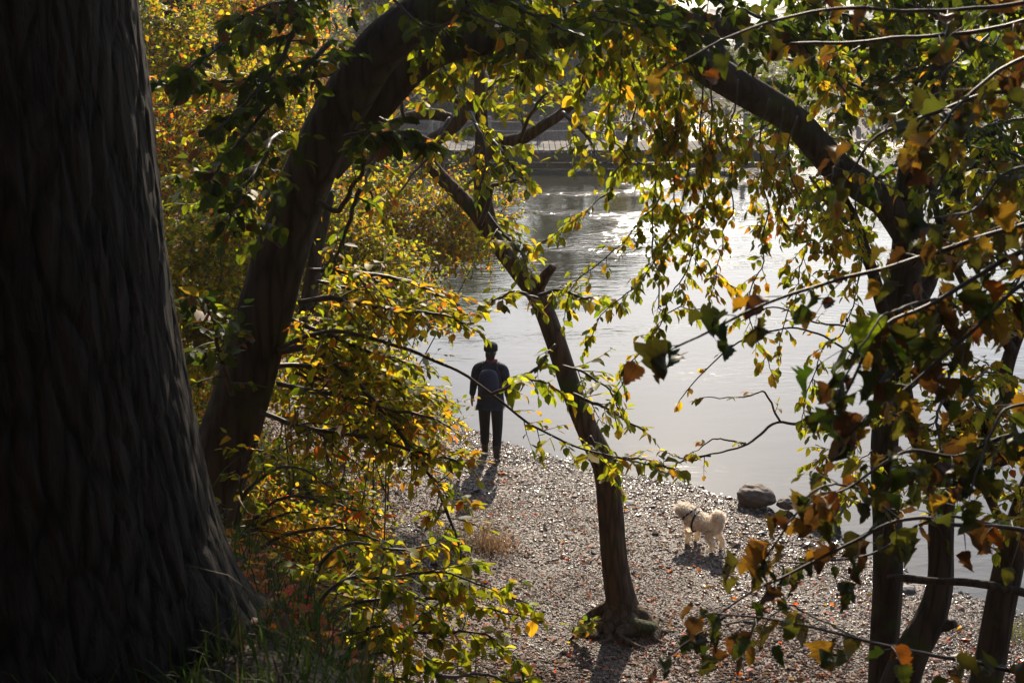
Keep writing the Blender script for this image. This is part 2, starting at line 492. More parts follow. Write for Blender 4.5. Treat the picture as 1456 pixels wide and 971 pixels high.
# --- the huge trunk on the left
base = P(40, 905, 4.0)
base[2] = hz(base[0], base[1])
big = empty('large_tree', base, 'huge dark tree with a deeply furrowed trunk standing in grass', 'tree')
def big_trunk():
    n, sides = 420, 420
    top = P(25, -160, 4.0)
    z = np.linspace(-0.25, top[2] - base[2] + 3.5, n)
    c = np.column_stack([base[0] + (top[0] - base[0]) * (z / (top[2] - base[2])) , base[1] + 0.02 * z, base[2] + z])
    def rz(h):
        return 0.425 + 0.185 * np.exp(-np.maximum(h, 0) / 0.80) + 0.07 * np.exp(-np.maximum(h, -.2) / 0.15) - 0.004 * h
    r = rz(z)
    a = np.linspace(0, 2 * math.pi, sides, endpoint=False)
    S, A = np.meshgrid(z, a, indexing='ij')
    cx, sx_ = np.cos(A), np.sin(A)
    # plates of bark between wandering fissures: cells stretched up the stem
    u = A * .45 + 0.045 * wob(cx * 2, sx_ * 2, S * 1.6, 1.0) + .018 * wob(cx * 7, sx_ * 7, S * 6, 1.0)
    v = (S + 0.05 * wob(cx * 4, sx_ * 4, S * 3, 1.0)) * .20
    rg = np.random.default_rng(4)
    U0, U1 = 0, 2 * math.pi * .45
    pu = rg.uniform(U0, U1, 800); pv = rg.uniform(v.min() - .05, v.max() + .05, 800)
    pu = np.concatenate([pu, pu - U1, pu + U1]); pv = np.tile(pv, 3)
    ok = (pu > -.3) & (pu < U1 + .3); pu, pv = pu[ok], pv[ok]
    fur = np.empty_like(u)
    for r0 in range(0, n, 30):
        d = np.hypot(u[r0:r0 + 30, :, None] - pu, v[r0:r0 + 30, :, None] - pv)
        d.partition(1, axis=2)
        fur[r0:r0 + 30] = d[..., 1] - d[..., 0]
    fur = np.minimum(fur / .011, 1.0) ** .8
    lift = wob(cx * 6, sx_ * 6, S * 3, 1.0) * .5
    rad = 1 + 0.030 * wob(cx, sx_, S * 0.6, 1.0) + 0.020 * (fur - 1) + 0.005 * lift * fur + 0.004 * wob(cx * 30, sx_ * 30, S * 4, 1.0) + 0.005 * wob(cx * 14, sx_ * 14, S * 14, 1.0) + 0.010 * wob(cx * 9, sx_ * 9, S * 6, 1.0)
    rad += 0.06 * np.maximum(0, np.cos(A * 5 + 0.9)) * np.exp(-np.maximum(S, 0) / 0.3)
    V, Fs = tube(c, r, sides, True, rad)
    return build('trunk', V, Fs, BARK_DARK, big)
big_trunk()

# --- leaning tree behind it
lean = empty('leaning_tree', W(286, 800, 8.2), 'dark tree leaning to the right, its thick trunk emerging behind the huge furrowed one', 'tree')
limb('trunk', [(272, 830, 8.2, 108.0), (290, 740, 8.2, 93.6), (318, 645, 8.2, 85.5), (350, 540, 8.2, 79.2), (381, 430, 8.2, 75.6), (410, 330, 8.2, 72.0), (450, 225, 8.1, 70.2), (500, 130, 8.0, 66.6), (550, 60, 7.9, 63.0), (620, 12, 7.8, 55.8), (700, -20, 7.7, 52.2), (800, -50, 7.6, 41.4)], BARK_MID, lean, sides=44, n=120, rough=0.05)
limb('limb', [(455, 235, 8.2, 60), (488, 195, 8.25, 62), (540, 138, 8.3, 54), (592, 88, 8.35, 48), (650, 62, 8.4, 44), (730, 56, 8.5, 38), (800, 52, 8.6, 32), (880, 40, 8.7, 26)], BARK_MID, lean, sides=24, n=60, rough=0.06)

# --- centre tree on the beach
ct = G(886, 888, hz(1.2, 13.6))
cen = empty('beach_tree', ct, 'slender brown tree with exposed roots leaning over the pebble beach', 'tree')
D = float(ct[1])
limb('trunk', [(888, 915, D, 74.5), (887, 890, D, 63.8), (884, 860, D, 47.1), (877, 820, D, 40.3), (871, 770, D, 37.2), (867, 715, D, 36.5), (861, 665, D - .05, 35.7), (838, 615, D - .1, 32.7), (815, 560, D - .1, 30.4), (790, 485, D - .1, 28.9), (766, 425, D, 27.4), (737, 386, D, 25.1), (706, 345, D, 23.6), (681, 308, D, 22.0), (652, 277, D + .1, 20.5), (622, 246, D + .2, 19.8), (607, 222, D + .2, 21.3), (612, 203, D + .2, 20.5), (632, 190, D + .1, 20.5), (652, 172, D, 19.0), (668, 150, D, 15.2), (678, 130, D, 7.6)], BARK_BRN, cen, sides=30, n=150, rough=0.06, lobes=5, flare=.5)
limb('limb', [(704, 345, D, 25.5), (692, 310, D - .1, 25.5), (686, 270, D - .1, 22.9), (684, 235, D - .1, 21.2), (685, 195, D, 17.8), (684, 150, D, 16.1), (682, 100, D, 14.4), (690, 50, D, 11.9), (700, -10, D, 9.3)], BARK_BRN, cen, sides=18, n=50)
limb('limb', [(686, 225, D - .1, 17.0), (712, 205, D - .1, 20.4), (740, 198, D - .2, 17.8), (770, 180, D - .3, 15.3), (800, 160, D - .3, 13.6), (826, 130, D - .3, 17.0), (832, 100, D - .3, 12.8), (840, 60, D - .3, 9.3)], BARK_BRN, cen, sides=16, n=50, rough=.1)
limb('limb', [(640, 168, D, 13.6), (610, 162, D - .1, 15.3), (575, 168, D - .3, 12.8), (550, 190, D - .4, 17.0), (535, 215, D - .4, 15.3), (515, 235, D - .4, 6.8)], BARK_BRN, cen, sides=14, n=40, rough=.12)
limb('limb', [(612, 203, D, 10), (590, 193, D - .1, 9), (572, 190, D - .2, 6)], BARK_BRN, cen, sides=10, n=16)
limb('stub', [(764, 414, D, 17.0), (776, 392, D - .1, 14.4), (786, 380, D - .2, 11.0)], BARK_BRN, cen, sides=14, n=14, rough=.1)
limb('limb', [(664, 152, D, 7), (640, 140, D - .1, 7), (615, 145, D - .2, 5), (590, 150, D - .3, 3)], BARK_BRN, cen, sides=8, n=16)
rgR = np.random.default_rng(8)
for k, (az, ln, r0) in enumerate([(200, .62, .075), (225, .55, .085), (250, .5, .07), (275, .55, .08), (300, .52, .085), (325, .45, .08), (345, .42, .07), (180, .45, .06), (262, .32, .09), (312, .34, .07)]):
    a = R(az); pts = []
    for q, t in enumerate((0, .18, .38, .6, .8, 1.0)):
        a2 = a + rgR.normal() * .16 * t * 2
        rr = .07 + ln * t
        x, y = ct[0] + math.cos(a2) * rr, ct[1] + math.sin(a2) * rr
        pts.append((x, y, hz(x, y) + .22 * (1 - t) ** 1.4 + .045 * math.sin(t * 7 + k) * (1 - t) - .02 * t, 1.2 * r0 * (1 - .75 * t) * rgR.uniform(.8, 1.25)))
    limb('root', pts, BARK_BRN, cen, sides=14, n=26, rough=.2, seedz=k * 3.1, world=True)

# --- three trunks on the right
D1 = 10.6
rt = empty('shore_tree', W(1258, 1040, D1), 'upright dark trunk on the right whose upper limb arches over the water', 'tree')
rt.location.z = hz(rt.location.x, rt.location.y)
limb('trunk', [(1256, 1060, D1, 53.3), (1256, 985, D1, 46.4), (1258, 900, D1, 43.0), (1262, 820, D1, 43.0), (1262, 740, D1, 42.1), (1258, 660, D1, 40.4), (1262, 580, D1, 41.3), (1270, 500, D1, 43.0), (1282, 420, D1, 44.7), (1292, 350, D1, 46.4), (1290, 300, D1, 43.0), (1300, 220, D1, 34.4), (1330, 120, D1, 27.5), (1370, 0, D1, 22.4), (1400, -90, D1, 17.2)], BARK_MID, rt, sides=26, n=120)
limb('limb', [(1290, 345, D1, 30), (1262, 292, D1 - .1, 40), (1228, 266, D1 - .2, 44), (1192, 240, D1 - .3, 42), (1160, 205, D1 - .4, 40), (1125, 168, D1 - .5, 40), (1080, 140, D1 - .6, 42), (1030, 110, D1 - .7, 44), (985, 85, D1 - .8, 44), (940, 50, D1 - .9, 34), (905, 10, D1 - 1, 28), (880, -40, D1 - 1, 24)], BARK_MID, rt, sides=24, n=80, rough=.08)
limb('limb', [(1130, 70, D1 + .6, 16), (1070, 48, D1 + .5, 24), (1010, 36, D1 + .4, 28), (950, 26, D1 + .3, 26), (900, 12, D1 + .2, 20)], BARK_MID, rt, sides=16, n=40, rough=.1)
limb('limb', [(1060, 130, D1 - .5, 14), (1040, 90, D1 - .3, 14), (1020, 60, D1 - .1, 12), (1000, 20, D1, 10)], BARK_MID, rt, sides=12, n=24)
limb('limb', [(1272, 470, D1, 20), (1256, 440, D1 - .1, 18), (1245, 400, D1 - .1, 17), (1232, 360, D1 - .1, 15), (1215, 310, D1 - .1, 12), (1195, 270, D1 - .1, 8)], BARK_MID, rt, sides=12, n=30)
limb('limb', [(1285, 470, D1, 26), (1298, 440, D1 + .2, 26), (1318, 400, D1 + .3, 28), (1330, 360, D1 + .4, 24), (1350, 300, D1 + .5, 20), (1390, 220, D1 + .5, 14), (1440, 150, D1 + .5, 10)], BARK_MID, rt, sides=14, n=40)
D2 = 10.2
r2 = empty('curved_tree', W(1285, 1040, D2), 'curving dark trunk between two straighter trunks on the right shore', 'tree')
r2.location.z = hz(r2.location.x, r2.location.y)
limb('trunk', [(1262, 1060, D2, 65.4), (1276, 985, D2, 56.8), (1296, 930, D2, 49.9), (1322, 880, D2, 44.7), (1336, 830, D2, 37.8), (1338, 770, D2, 36.1), (1340, 710, D2, 37.8), (1348, 660, D2, 41.3), (1370, 625, D2, 29.2), (1385, 590, D2, 18.9)], BARK_MID, r2, sides=24, n=90)
limb('limb', [(1345, 690, D2, 30), (1325, 655, D2, 26), (1305, 625, D2, 24), (1292, 590, D2, 24), (1284, 540, D2, 22), (1280, 480, D2, 18), (1290, 420, D2, 12)], BARK_MID, r2, sides=14, n=40)
limb('limb', [(1370, 640, D2, 14), (1362, 600, D2, 13), (1345, 570, D2, 13), (1325, 540, D2, 12), (1320, 500, D2, 11), (1335, 460, D2, 10), (1320, 430, D2, 8), (1300, 400, D2, 5)], BARK_MID, r2, sides=12, n=50, rough=.1)
limb('stub', [(1326, 888, D2, 22), (1345, 888, D2 - .05, 18), (1358, 886, D2 - .1, 12)], BARK_MID, r2, sides=12, n=12, rough=.12)
limb('limb', [(1375, 625, D2, 15), (1400, 690, D2 - .1, 14), (1420, 735, D2 - .1, 13), (1440, 775, D2 - .1, 12)][::-1], BARK_MID, r2, sides=12, n=24)
D3 = 9.6
r3 = empty('edge_tree', W(1395, 1040, D3), 'dark trunk rising to the right at the very edge of the shore group', 'tree')
r3.location.z = hz(r3.location.x, r3.location.y)
limb('trunk', [(1378, 1070, D3, 58.8), (1398, 985, D3, 48.7), (1412, 920, D3, 45.4), (1424, 850, D3, 43.7), (1440, 780, D3, 42.0), (1462, 710, D3, 38.6), (1490, 640, D3, 35.3), (1530, 540, D3, 30.2), (1560, 420, D3, 25.2), (1590, 280, D3, 24), (1625, 120, D3, 17), (1650, -60, D3, 10)], BARK_MID, r3, sides=24, n=80)
limb('limb', [(1470, 645, D3, 34), (1440, 640, D3 + .1, 36), (1412, 650, D3 + .1, 32), (1400, 645, D3 + .1, 22), (1408, 600, D3 + .1, 24), (1432, 570, D3 + .1, 22), (1430, 530, D3 + .1, 20), (1450, 470, D3 + .1, 18), (1480, 420, D3 + .1, 14), (1520, 320, D3 + .1, 9), (1540, 220, D3 + .1, 5)], BARK_MID, r3, sides=16, n=60)
limb('limb', [(1640, 850, D3 - .1, 4), (1560, 866, D3 - .1, 9), (1500, 855, D3 - .1, 14), (1440, 838, D3 - .1, 13), (1380, 828, D3 - .1, 12), (1330, 826, D3, 11), (1290, 822, D3, 12), (1262, 820, D3, 7)], BARK_MID, r3, sides=12, n=40)
limb('limb', [(1440, 500, D3, 16), (1400, 440, D3, 15), (1370, 400, D3, 13), (1340, 330, D3, 11), (1320, 250, D3, 8)], BARK_MID, r3, sides=10, n=30)
# ------------------------------------------------------------------ leaves
def leaf_template(rows, curl=0.0, fold=0.25, wave=0.0, jag=0.0, seed=0):
    """rows: list of (x, halfwidth); returns V (n,3) with length along x (0..1), faces, uv"""
    rg = np.random.default_rng(seed)
    V = [(0, 0, 0)]
    for k, (x, wd) in enumerate(rows):
        z = -curl * x * x
        l = wd * (1 + rg.normal() * jag); r = wd * (1 + rg.normal() * jag)
        wv = wave * rg.normal()
        V += [(x, l, z + fold * l + wv), (x, 0, z), (x, -r, z + fold * r - wv * .6)]
    V.append((1, 0, -curl))
    n = len(rows)
    T = [(0, 2, 1), (0, 3, 2)]
    Q = []
    for k in range(n - 1):
        a = 1 + 3 * k; b = a + 3
        Q += [(a, a + 1, b + 1, b), (a + 1, a + 2, b + 2, b + 1)]
    a = 1 + 3 * (n - 1); t = 3 * n + 1
    T += [(a, a + 1, t), (a + 1, a + 2, t)]
    V = np.array(V, dtype=np.float64)
    return V, [np.array(T), np.array(Q)] if Q else [np.array(T)], V[:, :2].copy()

SMALL = [leaf_template([(0.3, 0.30), (0.68, 0.27)], c, f, 0.03, 0.08, s) for s, (c, f) in enumerate([(0.05, .2), (0.2, .3), (-0.08, .1), (0.35, .45)])]
TINY = [leaf_template([(0.45, 0.33)], c, f, 0.0, 0.1, s) for s, (c, f) in enumerate([(0.1, .2), (0.3, .4)])]
MID = [leaf_template([(0.10, 0.20), (0.28, 0.34), (0.5, 0.36), (0.72, 0.26), (0.88, 0.12)], c, f, 0.025, 0.07, s + 9) for s, (c, f) in enumerate([(0.08, .15), (0.25, .3), (-0.1, .12), (0.4, .5), (0.15, .05)])]
def big_template(seed, curl, fold, wave):
    rg = np.random.default_rng(seed)
    rows = []
    for k in range(13):
        x = 0.03 + 0.92 * k / 12
        w_ = 0.50 * math.sin(math.pi * min(1, (x + .05) ** 0.72)) ** 0.8 + 0.02
        w_ *= 1 + (0.10 if k % 2 else -0.07) * (1 if 1 < k < 12 else 0)
        rows.append((x, w_ * (1 - 0.1 * rg.random())))
    V, F, U = leaf_template(rows, curl, fold, wave, 0.11, seed)
    # withered edges roll up and the blade twists
    tw = rg.normal() * 0.9
    y, z = V[:, 1].copy(), V[:, 2].copy()
    z = z + 0.5 * rg.random() * np.abs(y) * V[:, 0] + 0.05 * np.sin(V[:, 0] * 9 + seed)
    a = tw * V[:, 0]
    V[:, 1] = y * np.cos(a) - z * np.sin(a); V[:, 2] = y * np.sin(a) + z * np.cos(a)
    return V, F, U
BIG = [big_template(s, c, f, wv) for s, (c, f, wv) in enumerate([(0.1, .15, .02), (0.45, .6, .05), (0.25, .3, .04), (-0.2, .9, .05), (0.7, .5, .05), (0.3, 1.3, .06)])]

GREEN = (0.050, 0.078, 0.008); DGREEN = (0.025, 0.042, 0.007); LIME = (0.20, 0.215, 0.012); YGREEN = (0.13, 0.155, 0.010)
YELLOW = (0.36, 0.28, 0.018); GOLD = (0.38, 0.21, 0.015); ORANGE = (0.36, 0.11, 0.015); RUST = (0.20, 0.06, 0.012); BROWN = (0.09, 0.042, 0.014); RED = (0.45, 0.07, 0.02)
OLIVE = (0.075, 0.075, 0.014); OCHRE = (0.22, 0.13, 0.018)
PAL = {
    'lime':   [(GREEN, 1.2), (YGREEN, 5), (LIME, 6), (YELLOW, 1.6), (GOLD, .6), (OCHRE, .5)],
    'mixed':  [(GREEN, 1.2), (YGREEN, 4), (LIME, 5), (YELLOW, 3), (GOLD, 1.4), (OCHRE, 1), (ORANGE, .3)],
    'gold':   [(YGREEN, 3), (LIME, 4), (YELLOW, 4), (GOLD, 2), (OCHRE, 1.5), (ORANGE, .8)],
    'green':  [(DGREEN, 2), (GREEN, 4), (YGREEN, 4), (LIME, 2), (GOLD, .4)],
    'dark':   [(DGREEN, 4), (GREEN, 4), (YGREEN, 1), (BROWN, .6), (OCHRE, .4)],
    'autumn': [(YGREEN, 2), (LIME, 2.5), (YELLOW, 3), (GOLD, 2), (ORANGE, 1.8), (RED, .7)],
    'brown':  [(OLIVE, 5), (DGREEN, 1.6), (GREEN, .6), (BROWN, 3.5), (RUST, .35), (OCHRE, 2.4), (GOLD, .5)],
    'litter': [(RUST, 3), (ORANGE, 3.5), (RED, 2.5), (BROWN, 3), (GOLD, 1.2)],
    'far':    [(GREEN, 3), (DGREEN, 2), (YGREEN, 2)],
}
def pick(pal, n, rg):
    p = PAL[pal]; w_ = np.array([q[1] for q in p]); w_ = w_ / w_.sum()
    c = np.array([q[0] for q in p])[rg.choice(len(p), n, p=w_)]
    c = c * np.exp(rg.normal(0, 0.22, (n, 1))) * np.exp(rg.normal(0, 0.08, (n, 3)))
    return np.clip(c, 0.003, 0.6)

def place_leaves(geo, pos, direc, nrm, size, cols, templates, rg, width=1.0):
    """many leaves of one plant into geo"""
    n = len(pos)
    if n == 0: return
    d = direc / np.maximum(np.linalg.norm(direc, axis=1)[:, None], 1e-9)
    s = np.cross(nrm, d); ln = np.linalg.norm(s, axis=1)[:, None]
    s = np.where(ln < 1e-3, np.cross(np.array((0.3, 0.5, 0.81)), d), s)
    s /= np.maximum(np.linalg.norm(s, axis=1)[:, None], 1e-9)
    u = np.cross(d, s)
    which = rg.integers(0, len(templates), n)
    wd = width * np.exp(rg.normal(0, .12, n))
    for t, (TV, TF, TU) in enumerate(templates):
        ix = np.where(which == t)[0]
        if not len(ix): continue
        m = len(TV)
        V = pos[ix][:, None, :] + size[ix][:, None, None] * (TV[None, :, 0:1] * d[ix][:, None, :] + (wd[ix][:, None, None] * TV[None, :, 1:2]) * s[ix][:, None, :] + TV[None, :, 2:3] * u[ix][:, None, :])
        off = (np.arange(len(ix)) * m)[:, None, None]
        geo.add(V.reshape(-1, 3), [(f[None] + off).reshape(-1, f.shape[1]) for f in TF],
                np.repeat(cols[ix], m, axis=0), np.tile(TU, (len(ix), 1)))

LEAF = leaf_mat('leaf_autumn', trans=0.6, gain=2.0, rough=0.5, spec=0.25, blotch=0.55, blotch_scale=28)
LEAFBIG = leaf_mat('leaf_withered', trans=0.34, gain=1.3, rough=0.5, spec=0.35, blotch=0.85, blotch_scale=30, blotch_col=(0.05, 0.02, 0.008))

# blades turn towards the light
SUNW = np.array((math.sin(SUN_AZ) * math.cos(SUN_EL), math.cos(SUN_AZ) * math.cos(SUN_EL), math.sin(SUN_EL)))

class Foliage:
    """twigs and leaves of one branch or crown -> one mesh with twig and leaf materials"""
    def __init__(s, pal, size, templates, seed, leaf=None):
        s.rg = np.random.default_rng(seed); s.pal = pal; s.size = size; s.tm = templates
        s.tw = Geo(); s.p = []; s.d = []; s.n = []; s.z = []
        s.leaf = leaf or LEAF
    def leafpt(s, p, d, nrm, k=1.0):
        s.p.append(p); s.d.append(d); s.n.append(nrm); s.z.append(s.size * k)
    def twig(s, p0, d0, L, r, droop=0.25, nleaf=7, hang=0.5, kids=0, plane=None, leaf_from=0.15):
        rg = s.rg
        n = 5
        pts = [p0]; d = unit(d0)
        for k in range(n - 1):
            d = unit(d + np.array((0, 0, -droop / n * 1.4)) + rg.normal(0, .10, 3))
            pts.append(pts[-1] + d * L / (n - 1))
        pts = np.array(pts)
        V, F = tube(pts, np.linspace(r, r * .35, n), 3, False)
        s.tw.add(V, F)
        up = np.array((0, 0, 1.0)) if plane is None else plane
        side0 = unit(np.cross(d0, up) + rg.normal(0, .15, 3))
        for k in range(nleaf):
            t = leaf_from + (1 - leaf_from) * (k + .6 * rg.random()) / nleaf
            f = t * (n - 1); i0 = min(int(f), n - 2); q = pts[i0] + (pts[i0 + 1] - pts[i0]) * (f - i0)
            T = unit(pts[i0 + 1] - pts[i0])
            sg = 1 if k % 2 else -1
            dl = T * .55 + side0 * sg * .75 + np.array((0, 0, -hang * (.4 + .9 * rg.random()))) + rg.normal(0, .22, 3)
            nr = up * .62 + SUNW * .55 + rg.normal(0, .36, 3) + side0 * sg * .12
            s.leafpt(q, dl, nr, math.exp(np.clip(rg.normal(-.04, .33), -.7, .45)) * (1.0 - .25 * t))
        s.leafpt(pts[-1], d + np.array((0, 0, -hang * .5)), up * .6 + SUNW * .5 + rg.normal(0, .3, 3), .85)
        for k in range(kids):
            t = .25 + .6 * rg.random(); i0 = min(int(t * (n - 1)), n - 2)
            T = unit(pts[i0 + 1] - pts[i0])
            sd = side0 * (1 if rg.random() < .5 else -1)
            s.twig(pts[i0], T * .7 + sd * .8 + rg.normal(0, .2, 3), L * .5, r * .6, droop, max(3, nleaf // 2 + 1), hang, 0, plane)
    def blob(s, c, rad, ntw, L, nleaf=7, droop=.3, hang=.5, r=.004, kids=0, outward=.8):
        """twigs through an ellipsoid volume"""
        rg = s.rg
        rad = np.asarray(rad, dtype=np.float64)
        for k in range(ntw):
            u = unit(rg.normal(size=3)); q = rg.random() ** .5
            p = c + u * q * rad
            d = u * outward + rg.normal(0, .6, 3) + np.array((0, 0, .1))
            s.twig(p - unit(d) * L * .5, d, L * math.exp(rg.normal(0, .25)), r, droop, nleaf, hang, kids)
    def make(s, parent, name='foliage'):
        g = Geo()
        if s.tw.n:
            V = np.concatenate(s.tw.V)
            g.add(V, [np.concatenate(f) for f in s.tw.F.values()])
        ntw = sum(len(f) for fs in s.tw.F.values() for f in fs)
        place_leaves(g, np.array(s.p), np.array(s.d), np.array(s.n), np.array(s.z), pick(s.pal, len(s.p), s.rg), s.tm, s.rg, .74 if s.tm is BIG else 1.0)
        # twig faces (quads of the first add) get material 1
        o = g.make(name, [s.leaf, TWIG], parent, True, True, True)
        if ntw:
            nf = len(o.data.polygons)
            order = []
            mi = np.zeros(nf, dtype=np.int32)
            st = np.zeros(nf, dtype=np.int32); o.data.polygons.foreach_get('loop_start', st)
            lv = np.zeros(len(o.data.loops), dtype=np.int32); o.data.loops.foreach_get('vertex_index', lv)
            mi[lv[st] < s.tw.n] = 1
            o.data.polygons.foreach_set('material_index', mi)
        return o

SEED = [100]
def branch(parent, pts, pal='lime', size=.06, L=.45, step=.09, nleaf=7, droop=.25, hang=.5, kids=1, start=.12, templates=None, leaf=None, flat=None, wood=None, wob_=.02, end_taper=.25, world=False, spread=.8, r=.0035, name='branch'):
    """a branch along photo-traced points (px,py,y,width_px) with leafy twigs; child of a tree, foliage its own child"""
    SEED[0] += 1
    rg = np.random.default_rng(SEED[0])
    c, rr = (np.array([p[:3] for p in pts], dtype=float), np.array([p[3] for p in pts], dtype=float)) if world else pix_path(pts)
    q = catmull(np.column_stack([c, rr]), max(12, len(pts) * 7))
    c, rr = q[:, :3], np.maximum(q[:, 3], .0018)
    n = len(c)
    ss = np.linspace(0, 1, n)
    c = c + wob_ * np.stack([wob(ss * 5 + SEED[0], 0, 0, 1.5), wob(0, ss * 5 + SEED[0] * .7, 0, 1.5), wob(0, 0, ss * 5 + SEED[0] * 1.3, 1.5)], -1) * np.sin(math.pi * np.minimum(ss * 2, 1) / 2)[:, None]
    V, F = tube(c, rr, 7, True)
    o = build(name, V, F, wood or TWIG, parent)
    if nleaf <= 0: return o
    fo = Foliage(pal, size * (1 if leaf is LEAFBIG else 1.08), templates or SMALL, SEED[0] + 5000, leaf)
    seg = np.linalg.norm(np.diff(c, axis=0), axis=1); cum = np.concatenate([[0], np.cumsum(seg)])
    tot = cum[-1]; s = start * tot; k = 0
    while s < tot:
        i0 = min(max(int(np.searchsorted(cum, s)) - 1, 0), n - 2)
        p = c[i0] + (c[i0 + 1] - c[i0]) * (s - cum[i0]) / max(seg[i0], 1e-6)
        T = unit(c[i0 + 1] - c[i0])
        up = np.array((0, 0, 1.0)) if flat is None else np.asarray(flat)
        sd = unit(np.cross(T, up) + rg.normal(0, .35, 3)) * (1 if k % 2 else -1)
        f = s / tot
        Lk = L * (1 - (1 - end_taper) * f) * math.exp(rg.normal(0, .3))
        fo.twig(p, T * .6 + sd * spread + rg.normal(0, .22, 3), Lk, max(r, min(rr[i0] * .5, r * 2)), droop, max(min(3, nleaf), int(nleaf * (Lk / L) + .5)), hang, kids if Lk > L * .5 else 0)
        s += step * (1 if leaf is LEAFBIG else .56) * math.exp(rg.normal(0, .3)); k += 1
    fo.twig(c[-1], c[-1] - c[-3], L * .4, r, droop, max(min(3, nleaf), nleaf // 2), hang, 0)
    fo.make(o)
    return o
# ------------------------------------------------------------------ foliage of the leaning tree (hangs over the path to the beach)
def yb(pts, y0, y1, w0=8, w1=2.5):
    """photo points -> branch points with distance running y0..y1 and width w0..w1"""
    n = len(pts)
    return [(p[0], p[1], y0 + (y1 - y0) * k / (n - 1), w0 + (w1 - w0) * k / (n - 1)) for k, p in enumerate(pts)]

branch(lean, yb([(395, 496), (440, 477), (490, 471), (560, 490), (640, 522), (700, 557), (765, 608), (840, 640), (900, 652), (955, 662)], 8.1, 7.4, 7, 2.0), 'lime', .075, .26, .1, 5, start=.62, kids=0)
branch(lean, yb([(397, 500), (445, 497), (500, 535), (550, 590), (590, 640), (625, 700), (650, 765), (662, 850)], 8.1, 7.4, 11, 3), 'mixed', .07, .36, .07, 6, start=.25, hang=.28, droop=.18)
branch(lean, yb([(425, 430), (480, 424), (560, 438), (620, 446), (662, 460)], 8.1, 7.9, 9, 3), 'gold', .065, .40, .05, 8, start=.1, hang=.28, droop=.18)
branch(lean, yb([(440, 385), (500, 385), (570, 398), (620, 415), (655, 436)], 8.2, 8.3, 8, 3), 'gold', .065, .42, .05, 8, start=.1, hang=.28, droop=.18)
branch(lean, yb([(395, 545), (450, 556), (520, 572), (590, 590), (640, 612)], 8.1, 7.6, 8, 3), 'gold', .065, .40, .05, 8, start=.1, hang=.28, droop=.18)
branch(lean, yb([(385, 520), (440, 520), (510, 528), (570, 545), (620, 560)], 8.3, 8.8, 8, 3), 'mixed', .07, .42, .05, 8, start=.1, hang=.28, droop=.18)
branch(lean, yb([(370, 585), (430, 606), (500, 622), (580, 638), (630, 650), (660, 665)], 8.0, 7.4, 8, 3), 'mixed', .066, .36, .055, 7, start=.08, hang=.28, droop=.18)
branch(lean, yb([(415, 455), (470, 480), (540, 505), (600, 520)], 8.1, 8.0, 8, 3), 'lime', .075, .36, .05, 8, start=.05, hang=.28, droop=.18)
branch(lean, yb([(700, 560), (735, 545), (770, 540), (800, 560)], 7.6, 7.5, 5, 2), 'lime', .075, .2, .08, 5, start=.1, kids=0)
for k, (pts, pal) in enumerate([([(440, 500), (500, 515), (560, 540), (620, 575)], 'lime'), ([(430, 560), (490, 585), (550, 610), (600, 640)], 'mixed'), 
                 ([(430, 470), (480, 495), (530, 520)], 'lime'), ([(420, 530), (470, 545), (530, 560), (580, 600)], 'gold'), ([(450, 400), (520, 415), (590, 430)], 'lime')]):
    branch(lean, yb(pts, 8.4, 8.6, 5, 2.2), pal, .068, .38, .055, 8, start=.02, hang=.28, droop=.18)
# diagonal twigs crossing the gap between the two left trunks, shade put into their dark leaf tints
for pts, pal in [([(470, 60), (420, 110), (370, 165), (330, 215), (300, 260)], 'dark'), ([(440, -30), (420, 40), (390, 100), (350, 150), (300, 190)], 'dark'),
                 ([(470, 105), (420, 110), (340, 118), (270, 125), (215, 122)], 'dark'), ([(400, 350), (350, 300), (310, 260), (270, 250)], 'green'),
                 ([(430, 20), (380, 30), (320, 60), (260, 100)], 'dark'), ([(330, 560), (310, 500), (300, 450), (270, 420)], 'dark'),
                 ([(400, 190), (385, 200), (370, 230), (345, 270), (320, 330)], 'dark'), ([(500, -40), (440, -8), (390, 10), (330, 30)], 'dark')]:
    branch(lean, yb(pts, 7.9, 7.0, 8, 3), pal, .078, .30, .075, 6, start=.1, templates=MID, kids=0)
branch(lean, yb([(450, 285), (480, 300), (500, 270), (515, 240), (512, 200)], 7.9, 7.8, 8, 5), 'green', .07, .25, .09, 5, start=.4, kids=0)
branch(lean, yb([(512, 268), (490, 330), (475, 370)], 7.8, 7.75, 7, 4), 'green', .07, .2, .2, 3, kids=0)
branch(lean, yb([(490, 195), (520, 188), (570, 190), (610, 205)], 7.6, 7.4, 6, 3), 'dark', .09, .2, .06, 6, templates=MID, kids=0)
# over the big bough, dark leaves against its bark
branch(lean, yb([(560, 0), (590, 30), (630, 34), (660, 30)], 7.3, 7.1, 5, 3), 'dark', .08, .2, .14, 4, templates=MID, kids=0)
# roof of leaves hanging from the big bough and its limb
rgU = np.random.default_rng(77)
for k, px in enumerate(list(range(600, 960, 28))):
    y0 = 8.2 + 1.2 * rgU.random(); x0 = px + rgU.normal() * 12
    end = 75 + 75 * rgU.random()
    pts = [(x0 - 20, -25 + 20 * rgU.random()), (x0 + rgU.normal() * 10, 30), (x0 + 14 + rgU.normal() * 14, 75), (x0 + 24 + rgU.normal() * 20, end)]
    branch(lean, yb(pts, y0, y0 - .3, 5, 2.5), ['green', 'lime', 'lime', 'mixed'][k % 4], .072, .32, .085, 6, start=.05, hang=.7, kids=1)
for k in range(4):
    px = 640 + 80 * k + rgU.normal() * 10
    branch(lean, yb([(px - 40, -60), (px, -10), (px + 40, 20), (px + 90, 40)], 7.4, 6.8, 6, 3), 'green', .08, .32, .12, 6, templates=MID, kids=1)

